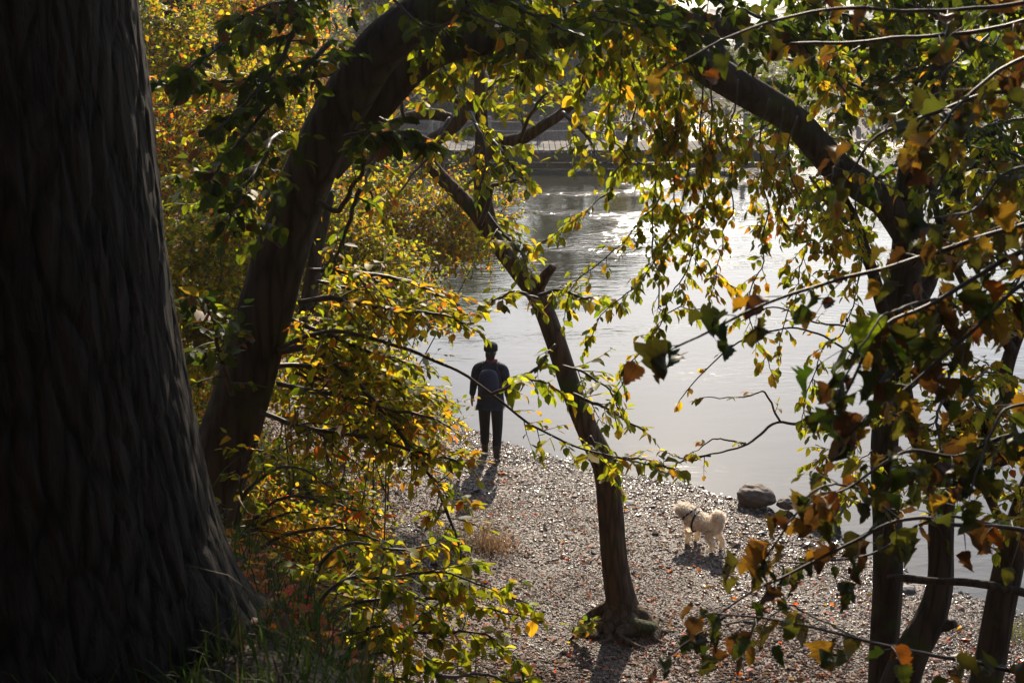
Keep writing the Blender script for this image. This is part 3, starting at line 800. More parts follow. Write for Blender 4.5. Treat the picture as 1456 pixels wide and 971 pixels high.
# ------------------------------------------------------------------ beach tree: its own sparse leaves
for pts, pal in [([(684, 150), (700, 120), (740, 110), (780, 120)], 'lime'), ([(685, 100), (660, 70), (630, 80), (600, 110)], 'lime'),
                 ([(668, 160), (680, 185), (690, 230), (680, 270)], 'lime'), ([(700, 200), (730, 240), (745, 260)], 'lime'),
                 ([(800, 160), (830, 190), (850, 230)], 'lime'), ([(740, 198), (760, 150), (800, 120)], 'lime'),
                 ([(575, 168), (560, 130), (530, 130)], 'gold'), ([(540, 215), (520, 260), (540, 300)], 'gold'),
                 ([(690, 300), (712, 330), (740, 360), (750, 385)], 'lime'), ([(640, 168), (600, 230), (570, 270)], 'gold')]:
    branch(cen, yb(pts, 13.2, 12.6, 6, 2.5), pal, .095, .42, .12, 6, start=.1, hang=.6, kids=1)
branch(cen, yb([(766, 425), (730, 415), (700, 428)], 13.0, 12.7, 6, 3), 'lime', .11, .35, .09, 6, kids=0)
branch(cen, yb([(766, 420), (800, 412), (830, 425), (850, 420)], 13.0, 12.6, 6, 3), 'lime', .11, .35, .09, 6, kids=0)
branch(cen, yb([(815, 560), (850, 575), (880, 590), (915, 612)], 13.0, 12.5, 6, 3), 'lime', .11, .35, .12, 6, kids=0)
branch(cen, yb([(800, 520), (830, 530), (860, 548), (880, 580)], 12.9, 12.5, 5, 2), 'lime', .10, .35, .11, 6, kids=0)
branch(cen, yb([(790, 490), (760, 525), (735, 535)], 12.9, 12.6, 5, 2), 'lime', .10, .3, .11, 6, kids=0)
branch(cen, yb([(862, 660), (890, 650), (925, 655), (955, 668)], 12.9, 12.5, 5, 2), 'mixed', .10, .3, .11, 6, kids=0)
branch(cen, yb([(838, 620), (855, 650), (880, 690)], 12.9, 12.7, 6, 3), 'lime', .10, .25, .12, 6, kids=0)
branch(cen, yb([(810, 910), (825, 895), (840, 885)], 13.2, 13.0, 4, 2), 'lime', .09, .14, .05, 6, kids=0)
branch(cen, yb([(682, 320), (694, 290), (703, 262), (735, 258)], 12.9, 12.8, 8, 5), 'lime', .1, .3, .3, 0)

# ------------------------------------------------------------------ shore tree: the curtain of leaves hanging from its arching limb
for pts, pal, k in [
    ([(905, 130), (890, 200), (860, 262), (815, 310), (770, 345)], 'lime', 1), ([(940, 160), (932, 240), (905, 310), (862, 360), (815, 402), (800, 440)], 'lime', 1),
    ([(960, 180), (962, 270), (942, 345), (905, 405), (862, 445), (835, 482)], 'lime', 1), ([(1000, 200), (1002, 290), (980, 370), (950, 435), (908, 500), (872, 548)], 'lime', 1),
    ([(1035, 190), (1042, 280), (1022, 350), (1012, 410)], 'gold', 1), ([(1080, 210), (1092, 290), (1080, 370), (1062, 430), (1082, 500), (1092, 525)], 'gold', 1),
    ([(1120, 220), (1142, 300), (1142, 370), (1122, 440), (1112, 500)], 'mixed', 1), ([(1180, 255), (1192, 330), (1182, 400)], 'gold', 1),
    ([(1215, 290), (1222, 380), (1202, 460), (1160, 540), (1142, 590)], 'mixed', 0), ([(960, 260), (985, 310), (1010, 330)], 'gold', 1),
    ([(870, 150), (880, 200), (905, 240), (930, 250)], 'lime', 1), ([(930, 420), (960, 438), (1000, 445)], 'lime', 0),
    ([(1100, 300), (1130, 330), (1160, 350), (1200, 350)], 'gold', 1), ([(990, 330), (1010, 380), (1040, 400)], 'gold', 1),
    ([(1235, 590), (1205, 620), (1178, 650), (1165, 690)], 'mixed', 1), ([(1240, 640), (1215, 660), (1200, 700), (1205, 720)], 'lime', 1)]:
    if pts[0][0] < 1220:
        lx_ = np.interp(pts[0][0], [905, 940, 985, 1030, 1080, 1125, 1160, 1192, 1228], [12, 50, 85, 110, 140, 168, 205, 240, 266])
        pts = ([(pts[0][0] + 14, lx_)] if pts[0][1] - lx_ > 12 else []) + pts
    branch(rt, yb(pts, 9.7, 9.2, 2.6, 1.4), pal, .068, .25, .105, 6, start=.1, hang=.75, kids=k, droop=.5, wob_=.07)
# bare twigs over the water
branch(rt, yb([(1250, 600), (1180, 612), (1110, 600), (1060, 630), (1010, 648), (960, 660)], 10.3, 9.8, 6, 2), 'gold', .06, .3, .25, 0)
for pts in [[(1060, 630), (1020, 625), (985, 640)], [(1110, 600), (1085, 560), (1060, 562), (1000, 566)], [(1010, 648), (975, 652), (945, 640)], [(1240, 520), (1150, 470), (1060, 480), (1010, 520), (970, 570)], [(1245, 470), (1180, 460), (1100, 440), (1040, 470)]]:
    branch(rt, yb(pts, 10.0, 9.7, 3.5, 1.5), 'gold', .055, .15, .35, 3, kids=0)
# dense dark crown, upper right
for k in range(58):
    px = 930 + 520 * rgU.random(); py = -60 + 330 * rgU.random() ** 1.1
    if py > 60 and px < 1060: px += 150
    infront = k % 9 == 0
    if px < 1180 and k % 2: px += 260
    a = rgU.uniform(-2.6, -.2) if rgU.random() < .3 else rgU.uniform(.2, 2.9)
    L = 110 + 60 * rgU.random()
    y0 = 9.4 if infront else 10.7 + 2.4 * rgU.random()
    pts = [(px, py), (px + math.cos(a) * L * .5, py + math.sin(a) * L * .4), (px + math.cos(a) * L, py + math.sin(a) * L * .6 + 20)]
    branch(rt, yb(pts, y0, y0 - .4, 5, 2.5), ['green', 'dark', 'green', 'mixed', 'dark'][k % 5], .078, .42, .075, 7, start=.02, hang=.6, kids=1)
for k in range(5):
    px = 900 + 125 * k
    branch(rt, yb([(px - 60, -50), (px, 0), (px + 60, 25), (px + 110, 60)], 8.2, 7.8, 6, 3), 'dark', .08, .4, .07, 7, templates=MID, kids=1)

# ------------------------------------------------------------------ curved and edge tree: orange and lime leaves between the trunks
for k, pts in enumerate([[(1340, 420), (1370, 440), (1410, 430), (1450, 450)], [(1350, 360), (1390, 350), (1430, 380)], [(1330, 470), (1300, 500), (1310, 540)], [(1340, 620), (1300, 600), (1265, 590)],
                         [(1360, 650), (1395, 620), (1420, 590), (1450, 600)], [(1345, 560), (1330, 600), (1340, 640)], [(1340, 700), (1310, 690), (1290, 660)], [(1400, 700), (1430, 690), (1456, 720)], [(1300, 380), (1340, 340), (1380, 330)], [(1350, 540), (1380, 560), (1400, 590)]]):
    branch(r2, yb(pts, 10.0, 9.4, 5, 2.5), ['mixed', 'lime', 'lime', 'gold', 'gold'][k % 5], .07, .28, .075, 6, start=.05, kids=1)
for k, pts in enumerate([[(1450, 470), (1410, 450), (1380, 470)], [(1440, 540), (1400, 530), (1370, 550)], [(1460, 380), (1430, 420), (1400, 420)], [(1450, 620), (1420, 640), (1400, 680)], [(1456, 760), (1430, 740), (1410, 750)], [(1440, 300), (1400, 320), (1370, 300)], [(1456, 250), (1420, 260), (1390, 240)]]):
    branch(r3, yb(pts, 9.2, 8.6, 5, 2.5), ['gold', 'lime', 'mixed', 'autumn'][k % 4], .075, .3, .08, 6, start=.05, kids=1)
branch(r2, yb([(1285, 560), (1340, 520), (1400, 540), (1440, 560)], 10.4, 10.6, 4, 2), 'gold', .05, .3, .07, 7, kids=1)

# ------------------------------------------------------------------ the near tree on the right, out of frame, with big withered leaves
og = np.array((1.66, 2.95, 0)); og[2] = hz(og[0], og[1])
ov = empty('overhanging_tree', og, 'near tree whose big withered brown and orange leaves hang in front of the right shore', 'tree')
limb('trunk', [(og[0], og[1], og[2] - .2, .13), (og[0] + .05, og[1], og[2] + 1.2, .10), (og[0] - .02, og[1] + .1, og[2] + 2.4, .085), (og[0] + .1, og[1], og[2] + 4.0, .055), (og[0] + .3, og[1] - .2, og[2] + 6.0, .03)], BARK_MID, ov, sides=20, n=40, world=True)
def big_branch(pts, y0, y1, w0, w1, pal='brown', size=.085, step=.07, L=.10, nleaf=2, hang=.9, start=.1):
    q = yb(pts, y0, y1, w0 * .75, w1)
    if pts[0][0] == 1760:      # springs from the trunk
        q = [(1835, min(pts[0][1] + 60, 1010), 2.95, w0 + 3)] + q
    branch(ov, q, pal, size * .60, L * .85, step * .82, max(1, nleaf - 1), droop=.6, hang=hang, kids=0, start=start, templates=BIG, leaf=LEAFBIG, wob_=.008, r=.0014, end_taper=.7)
far_r = [(1640, 320)]
big_branch([(1760, 330), (1560, 300), (1420, 330), (1300, 372), (1180, 405), (1060, 445), (960, 492)], 2.9, 2.5, 14, 3, step=.075, start=.45)
big_branch([(1760, 360), (1560, 330), (1440, 365), (1330, 425), (1250, 470), (1200, 560)], 2.8, 2.4, 14, 4, step=.04, L=.12, nleaf=3, start=.5)
big_branch([(1760, 380), (1560, 350), (1460, 400), (1380, 470), (1300, 540), (1220, 600)], 2.7, 2.4, 12, 4, 'brown', step=.05, L=.12, nleaf=3, start=.5)
big_branch([(1330, 425), (1270, 440), (1230, 480), (1190, 560)], 2.5, 2.3, 5, 3, 'dark', size=.10, step=.05, nleaf=2, start=.2)
big_branch([(1760, 200), (1560, 180), (1440, 130), (1330, 160), (1240, 200), (1200, 260)], 3.0, 2.8, 12, 3, step=.045, L=.12, nleaf=2, start=.4)
big_branch([(1760, 60), (1560, 60), (1440, 90), (1370, 140), (1320, 200)], 3.0, 2.7, 12, 3, step=.05, L=.12, nleaf=3, start=.4)
big_branch([(1760, 20), (1560, -5), (1420, 10), (1300, 15), (1180, 12), (1060, 40), (960, 90)], 3.2, 2.9, 10, 3, step=.12, start=.4)
big_branch([(1760, 120), (1560, 20), (1400, 40), (1300, 50), (1200, 60), (1120, 62)], 3.3, 3.2, 10, 4, step=.15, start=.4)
big_branch([(1760, 240), (1560, 250), (1440, 240), (1380, 300), (1320, 310)], 2.9, 2.6, 10, 3, step=.05, L=.12, nleaf=2, start=.5)
big_branch([(1760, 640), (1560, 660), (1440, 620), (1360, 650), (1280, 640), (1210, 690), (1150, 720)], 2.9, 2.6, 12, 3, step=.04, L=.12, nleaf=3, start=.4)
big_branch([(1760, 760), (1560, 780), (1440, 752), (1360, 745), (1280, 738), (1200, 780), (1130, 820), (1060, 850), (1000, 890)], 3.0, 2.6, 12, 3, step=.06, L=.11, nleaf=2, start=.4)
big_branch([(1440, 752), (1330, 735), (1240, 790), (1170, 800), (1100, 797), (1060, 795)], 2.9, 2.7, 7, 2, step=.09, start=.35)
big_branch([(1280, 738), (1220, 700), (1170, 690), (1130, 730), (1090, 790)], 2.8, 2.6, 5, 3, step=.04, L=.12, nleaf=2, start=.1)
big_branch([(1760, 980), (1560, 985), (1440, 955), (1330, 932), (1230, 910), (1130, 885), (1010, 872)], 2.9, 2.5, 12, 3, step=.10, start=.5)
big_branch([(1230, 910), (1160, 880), (1120, 860), (1080, 900)], 2.7, 2.6, 4, 2, step=.08, start=.2)
big_branch([(1130, 885), (1060, 880), (1000, 900), (950, 935)], 2.6, 2.5, 4, 2, step=.1, start=.3)
big_branch([(1560, 560), (1440, 580), (1400, 640), (1380, 700)], 2.8, 2.6, 8, 3, step=.05, nleaf=3, L=.12, start=.2)

# ------------------------------------------------------------------ shrubs on the left bank
def shrub(name, label, cat, px, py, y, blobs, pal, size, templates=SMALL, group=None, stems=4, mat_=None, L=.4, nleaf=7, sr=.02, leaf=None):
    """blobs: (px,py,y,rx,ry,rz,twigs)"""
    b = W(px, py, y); b[2] = hz(b[0], b[1])
    o = empty(name, b, label, cat, group)
    SEED[0] += 1
    fo = Foliage(pal, size, templates, SEED[0] + 5000, leaf)
    rg = np.random.default_rng(SEED[0])
    for k, (bx, by, byy, rx, ry, rz_, nt_) in enumerate(blobs):
        c = W(bx, by, byy)
        fo.blob(c, (rx * 1.25, ry * 1.2, rz_ * 1.25), int(nt_ * 2.0), L, nleaf, .4, .5, .003 if byy < 13 else .006)
        for q in range(max(1, stems // len(blobs))):
            t = c + rg.normal(0, .35, 3) * np.array((rx, ry, rz_))
            st = b + rg.normal(0, .12, 3) * np.array((1, 1, 0)) + np.array((0, 0, -.05))
            m_ = (st + t) / 2 + rg.normal(0, .12, 3)
            cc = catmull(np.array([st, m_, t, t + (t - m_) * .35]), 16)
            V, F = tube(cc, np.linspace(sr, sr * .3, 16), 6)
            build('stem', V, F, mat_ or TWIG, o)
    fo.make(o)
    return o
# far left slope, autumn colours: many separate shrubs one behind another
SL = [
 ('yellow and green shrub high on the left slope beside the grey trunk', 250, 300, 17, [(235, 40, 17, .7, .7, .6, 130), (262, 130, 17, .7, .7, .7, 150), (240, 190, 16.5, .6, .6, .6, 110)], 'mixed'),
 ('orange and red tinted shrub behind the top of the leaning trunk', 360, 300, 20, [(330, 20, 20, .9, .8, .7, 160), (400, 60, 20.5, .9, .8, .8, 160), (350, 110, 20, .9, .8, .7, 150)], 'autumn'),
 ('golden shrub filling the gap between the two left trunks', 320, 400, 15, [(300, 190, 15, .7, .6, .7, 170), (350, 240, 15.5, .7, .6, .7, 160), (285, 270, 14.5, .5, .6, .6, 130)], 'autumn'),
 ('lime green shrub low between the two left trunks', 300, 500, 12, [(285, 350, 12, .5, .5, .6, 120), (310, 420, 12, .5, .5, .55, 130), (285, 480, 11.5, .4, .5, .5, 100)], 'mixed'),
 ('dense green shrub behind the leaning trunk above the water', 450, 400, 22, [(430, 150, 22, 1.1, .8, 1.0, 170), (470, 230, 22, 1.1, .8, .9, 170), (440, 300, 21, 1.0, .8, .9, 150)], 'green'),
 ('small-leaved golden willow bush leaning over the lake edge', 520, 430, 19.5, [(560, 330, 19.5, .9, .7, .5, 170), (620, 300, 19.7, .8, .6, .5, 120), (690, 305, 20, .5, .6, .5, 80), (500, 300, 19.5, .8, .7, .6, 140), (640, 350, 19.8, .6, .6, .25, 60)], 'gold'),
 ('pale green shrub at the foot of the left slope near the water', 470, 480, 17, [(470, 360, 17, .8, .6, .5, 150), (520, 380, 17, .7, .6, .4, 120), (440, 320, 17, .7, .6, .5, 130)], 'mixed'),
 ('tall yellow shrub against the left edge of the leaning trunk', 390, 420, 13.5, [(345, 140, 13.5, .5, .5, .6, 110), (390, 190, 13.5, .5, .5, .5, 110), (330, 330, 13, .45, .5, .6, 120)], 'mixed'),
 ('dark leaved shrub beside the water under the golden willow', 540, 470, 16, [(500, 440, 16, .7, .6, .35, 110), (560, 430, 16.5, .6, .6, .3, 90), (450, 450, 15.5, .6, .6, .4, 110)], 'mixed'),
 ('green and yellow bush under the slanting branches of the leaning trunk', 480, 600, 12, [(450, 520, 12, .55, .5, .35, 110), (520, 540, 12.3, .5, .5, .3, 100), (570, 580, 12.5, .4, .5, .25, 70)], 'mixed'),

 ('low sunlit lime shrub on the upper beach below the leaning trunk', 400, 720, 14, [(365, 685, 14, .45, .35, .22, 80), (430, 690, 14.2, .5, .35, .18, 80), (470, 705, 14.4, .35, .3, .12, 50)], 'lime'),
 ('low russet bramble shrub in front of the sunlit lime one', 420, 790, 12, [(380, 745, 12.2, .4, .3, .22, 60), (450, 755, 12.5, .4, .3, .15, 60), (350, 700, 12.5, .3, .3, .25, 50), (500, 740, 13, .35, .3, .12, 40)], 'autumn'),
]
for lab, px, py, y, bl, pal in SL:
    shrub('shrub', lab, 'shrub', px, py, y, bl, pal, .075 if y > 15 else .062, SMALL if y < 16 else TINY, 'shrubs on the left bank', 5, None, .38, 8, .011)
# grey trunk further up the slope
tr = empty('slope_tree', W(256, 150, 19), 'grey trunk standing far up the left slope among orange leaves', 'tree')
limb('trunk', [(262, 190, 19, 44), (258, 90, 19, 38), (254, 20, 19, 36), (252, -60, 19, 34), (250, -160, 19, 30)], BARK_MID, tr, sides=20, n=40)
limb('limb', [(240, 130, 18.8, 8), (243, 70, 18.7, 8), (240, 0, 18.6, 7), (236, -60, 18.6, 6)], BARK_MID, tr, sides=8, n=16)
tr2 = empty('slope_tree', W(438, 480, 15), 'dark slim trunk half hidden behind golden leaves right of the leaning trunk', 'tree')
limb('trunk', [(438, 520, 15, 26), (436, 460, 15, 24), (440, 420, 15, 22), (452, 350, 15, 18), (470, 270, 15, 14)], BARK_MID, tr2, sides=12, n=30)

# hazel-like bush on the near bank, large backlit leaves
hb = empty('bank_bush', W(440, 940, 5.6), 'low leafy bush with lime and yellow leaves spreading from the dark bank over the pebbles', 'bush', 'bushes on the near bank')
hb.location.z = hz(hb.location.x, hb.location.y)
for k, pts in enumerate([[(430, 900), (480, 830), (550, 815), (640, 815), (745, 850)], [(430, 900), (500, 855), (580, 850), (660, 850), (740, 880)], [(430, 920), (520, 890), (600, 895), (680, 905), (725, 930)],
                         [(430, 940), (520, 930), (600, 935), (660, 955)], [(430, 900), (460, 800), (500, 770), (560, 780), (620, 770)], [(430, 930), (490, 900), (560, 900), (610, 870), (640, 840)], [(430, 950), (500, 960), (570, 965), (650, 985)], [(620, 960), (690, 960), (760, 975)]]):
    branch(hb, yb(pts, 5.7, 6.0, 7, 2.5), ['lime', 'mixed', 'lime', 'green', 'mixed'][k % 5], .062, .26, .075, 5, start=.2, templates=MID, kids=1, hang=.5, wood=TWIG)
hb2 = empty('bank_bush', W(350, 800, 7.2), 'tangled bush of lime leaves and bare twigs at the foot of the leaning trunk', 'bush', 'bushes on the near bank')
hb2.location.z = hz(hb2.location.x, hb2.location.y)
for k, pts in enumerate([[(330, 800), (340, 720), (370, 680), (420, 670), (470, 690)], [(330, 800), (360, 740), (410, 710), (470, 715), (530, 730)], [(340, 810), (390, 770), (450, 750), (520, 760), (580, 790)], [(330, 790), (345, 690), (350, 640), (380, 640)], [(345, 820), (400, 800), (460, 790), (520, 810)], [(340, 800), (350, 760), (400, 735), (440, 730)], [(345, 830), (390, 830), (450, 830), (500, 850)]]):
    branch(hb2, yb(pts, 7.2, 7.3, 7, 2.5), ['lime', 'autumn', 'mixed', 'lime', 'autumn'][k % 5], .062, .3, .11, 5, start=.15, templates=SMALL, kids=1, hang=.3)
# dead twigs of the bramble thicket
br = empty('bramble_thicket', W(420, 800, 7.6), 'thicket of bare grey bramble stems under the leaning trunk', 'bramble')
br.location.z = hz(br.location.x, br.location.y)
g = Geo(); rg = np.random.default_rng(5)
for k in range(520):
    px, py = rg.uniform(325, 560), rg.uniform(590, 880)
    if py < 640 and px > 480: continue
    y = 6.6 + 2.4 * rg.random()
    a = rg.uniform(0, 6.28); L = rg.uniform(.25, .8)
    p = W(px, py, y); gz = hz(p[0], p[1])
    p[2] = gz + abs(rg.normal()) * .28 if p[2] > gz + .5 else max(p[2], gz + .02)
    d = np.array((math.cos(a), math.sin(a) * .6, rg.normal() * .25))
    c = catmull(np.array([p - d * L * .5 + (0, 0, -.06), p + rg.normal(0, .04, 3), p + d * L * .5 + (0, 0, -.1)]), 8)
    V, F = tube(c, np.linspace(.006, .002, 8) * rg.uniform(.6, 1.3), 4, False)
    g.add(V, F)
g.make('stem_tangle', simple('dead_twig', (.20, .13, .085), .6, .4, 15, .1), br)
# ------------------------------------------------------------------ jetty across the water
WOOD = simple('weathered_wood', (.17, .15, .125), .9, .3, 9, .3)
WOODD = simple('dark_wet_wood', (.045, .04, .034), .6, .35, 7, .3)
WOODP = simple('post_wood', (.26, .235, .20), .75, .3, 12, .3)
ja = G(430, 232, 0); jb = G(1110, 232, 0)
JY = 45.2; JX0, JX1 = ja[0] - 1, jb[0]; JZ = 0.62
jet = empty('jetty', (0, JY, 0), 'long low wooden jetty with plank deck and dark side beams across the lake', 'jetty')
def box(g, c, s, rz=0.0):
    c = np.array(c, float); s = np.array(s, float) / 2
    v = np.array([(a, b, d) for a in (-1, 1) for b in (-1, 1) for d in (-1, 1)], float) * s
    if rz:
        ca, sa = math.cos(rz), math.sin(rz)
        v = np.column_stack([v[:, 0] * ca - v[:, 1] * sa, v[:, 0] * sa + v[:, 1] * ca, v[:, 2]])
    f = np.array([(0, 1, 3, 2), (4, 6, 7, 5), (0, 4, 5, 1), (2, 3, 7, 6), (0, 2, 6, 4), (1, 5, 7, 3)])
    g.add(v + c, [f])
g = Geo(); rg = np.random.default_rng(3)
x = JX0
while x < JX1:
    w_ = .19
    box(g, (x + w_ / 2, JY + 1.0 + rg.normal() * .01, JZ + rg.normal() * .004), (w_ - .022, 2.05, .05))
    x += w_
g.make('deck', WOOD, jet, False)
for zz, yy, hh in ((JZ - .19, JY - .02, .30), (JZ - .19, JY + 2.02, .30)):
    g = Geo(); box(g, ((JX0 + JX1) / 2, yy, zz), (JX1 - JX0, .14, hh)); g.make('edge_beam', WOODD, jet, False)
g = Geo(); box(g, ((JX0 + JX1) / 2, JY + .12, .14), (JX1 - JX0, .12, .16)); g.make('lower_beam', WOODD, jet, False)
x = JX0 + .5
while x < JX1:
    V, F = tube(np.array([(x, JY + .3, -1.5), (x, JY + .3, JZ - .1)]), .11, 10); build('pile', V, F, WOODD, jet)
    x += 2.6
posts = [(505, 1.0), (528, .85), (543, .82), (552, .98), (612, .98), (621, .85), (683, 1.0), (695, .8), (770, .82), (828, 1.02), (851, .78), (904, 1.0), (976, .95), (1000, .75), (1060, 1.0)]
pg = 'wooden posts along the jetty railing'
for k, (px, h) in enumerate(posts):
    X0 = W(px, 205, JY + 1.6)[0]
    n = 5
    c = np.array([(X0, JY + (1.75 if h > .9 else 2.35), JZ - .3 + (h + .3) * q) for q in (0, .5, .93, .975, 1.0)])
    V, F = tube(c, np.array([.09, .088, .085, .075, .03]) * (1 if h > .9 else .9), 12)
    build('post', V, F, WOODP, jet)
for zz in (.72, .42):
    for a, b in ((505, 683), (683, 828), (828, 904), (904, 1060)):
        xa, xb = W(a, 205, JY + 1.6)[0], W(b, 205, JY + 1.6)[0]
        t = np.linspace(0, 1, 8)
        c = np.column_stack([xa + (xb - xa) * t, np.full(8, JY + 1.75), JZ + zz - .05 * np.sin(t * math.pi)])
        V, F = tube(c, .018, 6); build('rail', V, F, WOODP, jet)
# red bundle lying on the deck
rb = W(583, 197, JY + 1.2); rb[2] = JZ + .028
bag = empty('red_bag', rb, 'small red bag left on the jetty deck near the railing', 'bag')
def lump(name, c, r, m, parent, seed=0, rough=.12, sub=(24, 16), flat=0.0, freq=2.0):
    a = np.linspace(0, 2 * math.pi, sub[0], endpoint=False); b = np.linspace(0, math.pi, sub[1])
    A, B = np.meshgrid(a, b, indexing='xy')
    u = np.stack([np.cos(A) * np.sin(B), np.sin(A) * np.sin(B), np.cos(B)], -1)
    s = 1 + rough * wob(u[..., 0] + seed, u[..., 1] - seed * .5, u[..., 2], freq) + rough * .4 * wob(u[..., 0] + seed, u[..., 1], u[..., 2] + seed, freq * 2.7)
    V = np.asarray(c) + u * s[..., None] * np.asarray(r)
    if flat: V[..., 2] = np.maximum(V[..., 2], c[2] - r[2] * flat)
    n, m_ = sub[1], sub[0]
    i = np.arange(n - 1)[:, None]; j = np.arange(m_)[None, :]
    F = np.stack([i * m_ + j, (i + 1) * m_ + j, (i + 1) * m_ + (j + 1) % m_, i * m_ + (j + 1) % m_], -1).reshape(-1, 4)
    return build(name, V.reshape(-1, 3), [F], m, parent)
RED = simple('red_canvas', (.45, .05, .04), .7, .3, 20, .2)
lump('body', (rb[0], rb[1], rb[2] + .15), (.17, .12, .17), RED, bag, 2, .08, flat=.9)
t = np.linspace(0, math.pi, 12)
V, F = tube(np.column_stack([rb[0] + .11 * np.cos(t), np.full(12, rb[1]), rb[2] + .27 + .12 * np.sin(t)]), .014, 6); build('handle', V, F, simple('dark_strap', (.03, .02, .02)), bag)

# ------------------------------------------------------------------ boulders and stones at the water's edge
STONE = simple('brown_stone', (.12, .085, .06), .7, .35, 9, .5)
STONE2 = simple('grey_stone', (.14, .125, .11), .65, .35, 8, .5)
def boulder(px, py, wpx, hpx, label, m, seed, group=None):
    c = G(px, py + hpx * .42, .03)
    s = wpx * c[1] / .93 / FPX / 2; h = hpx * c[1] / .93 / FPX / 2
    o = lump('boulder', c + (0, 0, h * .75), (s, s * .85, h * 1.1), m, None, seed, .16, (60, 40), flat=.55, freq=1.9)
    return props(o, label, 'stone', group)
boulder(1073, 703, 52, 30, 'large rounded brown boulder at the water edge beyond the dog', STONE, 3)
boulder(1170, 722, 58, 34, 'grey boulder at the water edge half hidden behind withered leaves', STONE2, 8)
boulder(1118, 716, 26, 15, 'small brown stone between the two boulders at the water edge', STONE, 5)
boulder(892, 716, 26, 9, 'flat pale stone on the beach just behind the leaning slender trunk', STONE2, 12)
boulder(1289, 838, 26, 12, 'pale angular stone on the pebbles between the right trunks', STONE2, 15)
boulder(790, 816, 16, 8, 'dark fist-sized stone on the pebbles left of the slender trunk', simple('dark_stone', (.07, .062, .055), .6), 17)
boulder(763, 944, 14, 8, 'small dark stone low on the beach among red leaves', simple('dark_stone', (.06, .055, .05), .6), 19)
boulder(942, 855, 11, 7, 'small dark pebble right of the slender trunk', simple('dark_stone', (.07, .06, .055), .6), 23)

# ------------------------------------------------------------------ skinned bodies
def skin_mesh(verts, edges, sub=2, root=0):
    """verts: (x,y,z,rx,ry)"""
    me = bpy.data.meshes.new('tmp'); me.from_pydata([v[:3] for v in verts], edges, [])
    o = bpy.data.objects.new('tmp', me); COL.objects.link(o)
    md = o.modifiers.new('s', 'SKIN'); md.use_smooth_shade = True
    if not me.skin_vertices: me.attributes.new('x', 'FLOAT', 'POINT')
    sv = me.skin_vertices[0].data if me.skin_vertices else None
    for k, v in enumerate(verts):
        sv[k].radius = (v[3], v[4] if len(v) > 4 else v[3]); sv[k].use_root = (k == root)
    sb = o.modifiers.new('d', 'SUBSURF'); sb.levels = sub; sb.render_levels = sub
    dg = bpy.context.evaluated_depsgraph_get()
    m2 = bpy.data.meshes.new_from_object(o.evaluated_get(dg))
    V = np.empty(len(m2.vertices) * 3); m2.vertices.foreach_get('co', V)
    F4 = np.array([p.vertices[:] for p in m2.polygons if len(p.vertices) == 4]); F3 = np.array([p.vertices[:] for p in m2.polygons if len(p.vertices) == 3])
    bpy.data.objects.remove(o); bpy.data.meshes.remove(me); bpy.data.meshes.remove(m2)
    return V.reshape(-1, 3), [f for f in (F4, F3) if len(f)]
def put(V, loc, rz, s=1.0):
    ca, sa = math.cos(rz), math.sin(rz)
    return np.column_stack([V[:, 0] * ca - V[:, 1] * sa, V[:, 0] * sa + V[:, 1] * ca, V[:, 2]]) * s + np.asarray(loc)

# ------------------------------------------------------------------ person walking away along the water
pl = G(698, 654, .06); pl[2] = hz(pl[0], pl[1]) + .005
per = empty('person', pl, 'person in dark hat, navy jacket and rucksack walking away along the water edge', 'person')
PRZ = R(-9)
def pput(V): return put(V, pl, PRZ)
SKINM = simple('skin', (.42, .24, .17), .55, .1, 30, .05)
vv = [(0, 0, .93, .14, .10), (0, .01, 1.10, .125, .09), (0, .02, 1.30, .15, .10), (0, .01, 1.43, .07, .06), (0, .02, 1.50, .05, .052), (0, .035, 1.57, .062, .075), (0, .035, 1.65, .068, .085), (0, .03, 1.70, .045, .06),
      (0, .115, 1.595, .014, .016)]
ee = [(0, 1), (1, 2), (2, 3), (3, 4), (4, 5), (5, 6), (6, 7), (5, 8)]
def chain(pts, at):
    i0 = at
    for p in pts:
        vv.append(p); ee.append((i0, len(vv) - 1)); i0 = len(vv) - 1
    return i0
for s in (-1, 1):
    i0 = chain([(s * .10, .01, 1.40, .055, .055), (s * .185, 0, 1.385, .055, .055), (s * .228, -.035, 1.14, .042, .042), (s * (.275 if s < 0 else .25), .03, .90, .027, .03), (s * (.28 if s < 0 else .25), .05, .845, .02, .036)], 2)
    hx, hy, hz_ = vv[i0][0], vv[i0][1], vv[i0][2]
    for f, (dy, ln) in enumerate(((-.03, .075), (-.010, .088), (.010, .084), (.028, .066))):
        chain([(hx + s * .004, hy + dy, hz_ - ln * .5, .0085, .0085), (hx - s * .008, hy + dy * 1.1, hz_ - ln, .007, .007)], i0)
    chain([(hx - s * .012, hy + .045, hz_ + .005, .010, .010), (hx - s * .018, hy + .06, hz_ - .035, .008, .008)], i0 - 1)
    st = .11 if s < 0 else -.09
    chain([(s * .09, 0, .86, .085, .085), (s * .100, st * .5 + .02, .48, .052, .056), (s * .102, st - (0 if s < 0 else .03), .09, .034, .038), (s * .115, st + .11, .03, .036, .026)], 0)
    chain([(s * .075, .03, 1.60, .010, .022)], 5)
V, F = skin_mesh(vv, ee)
build('body', pput(V), F, SKINM, per)
NAVY = simple('navy_jacket', (.02, .025, .045), .8, .3, 14, .4, .25)
PACK = simple('navy_rucksack', (.012, .018, .058), .6, .3, 10, .4, .35)
BLK = simple('black_trousers', (.010, .010, .011), .8, .3, 14, .3)
BOOT = simple('brown_boots', (.05, .025, .014), .55, .3, 20, .3)
HAT = simple('charcoal_knit', (.02, .02, .02), .95, .3, 60, .6)
HAIR = simple('brown_hair', (.03, .016, .009), .5, .4, 40, .5)
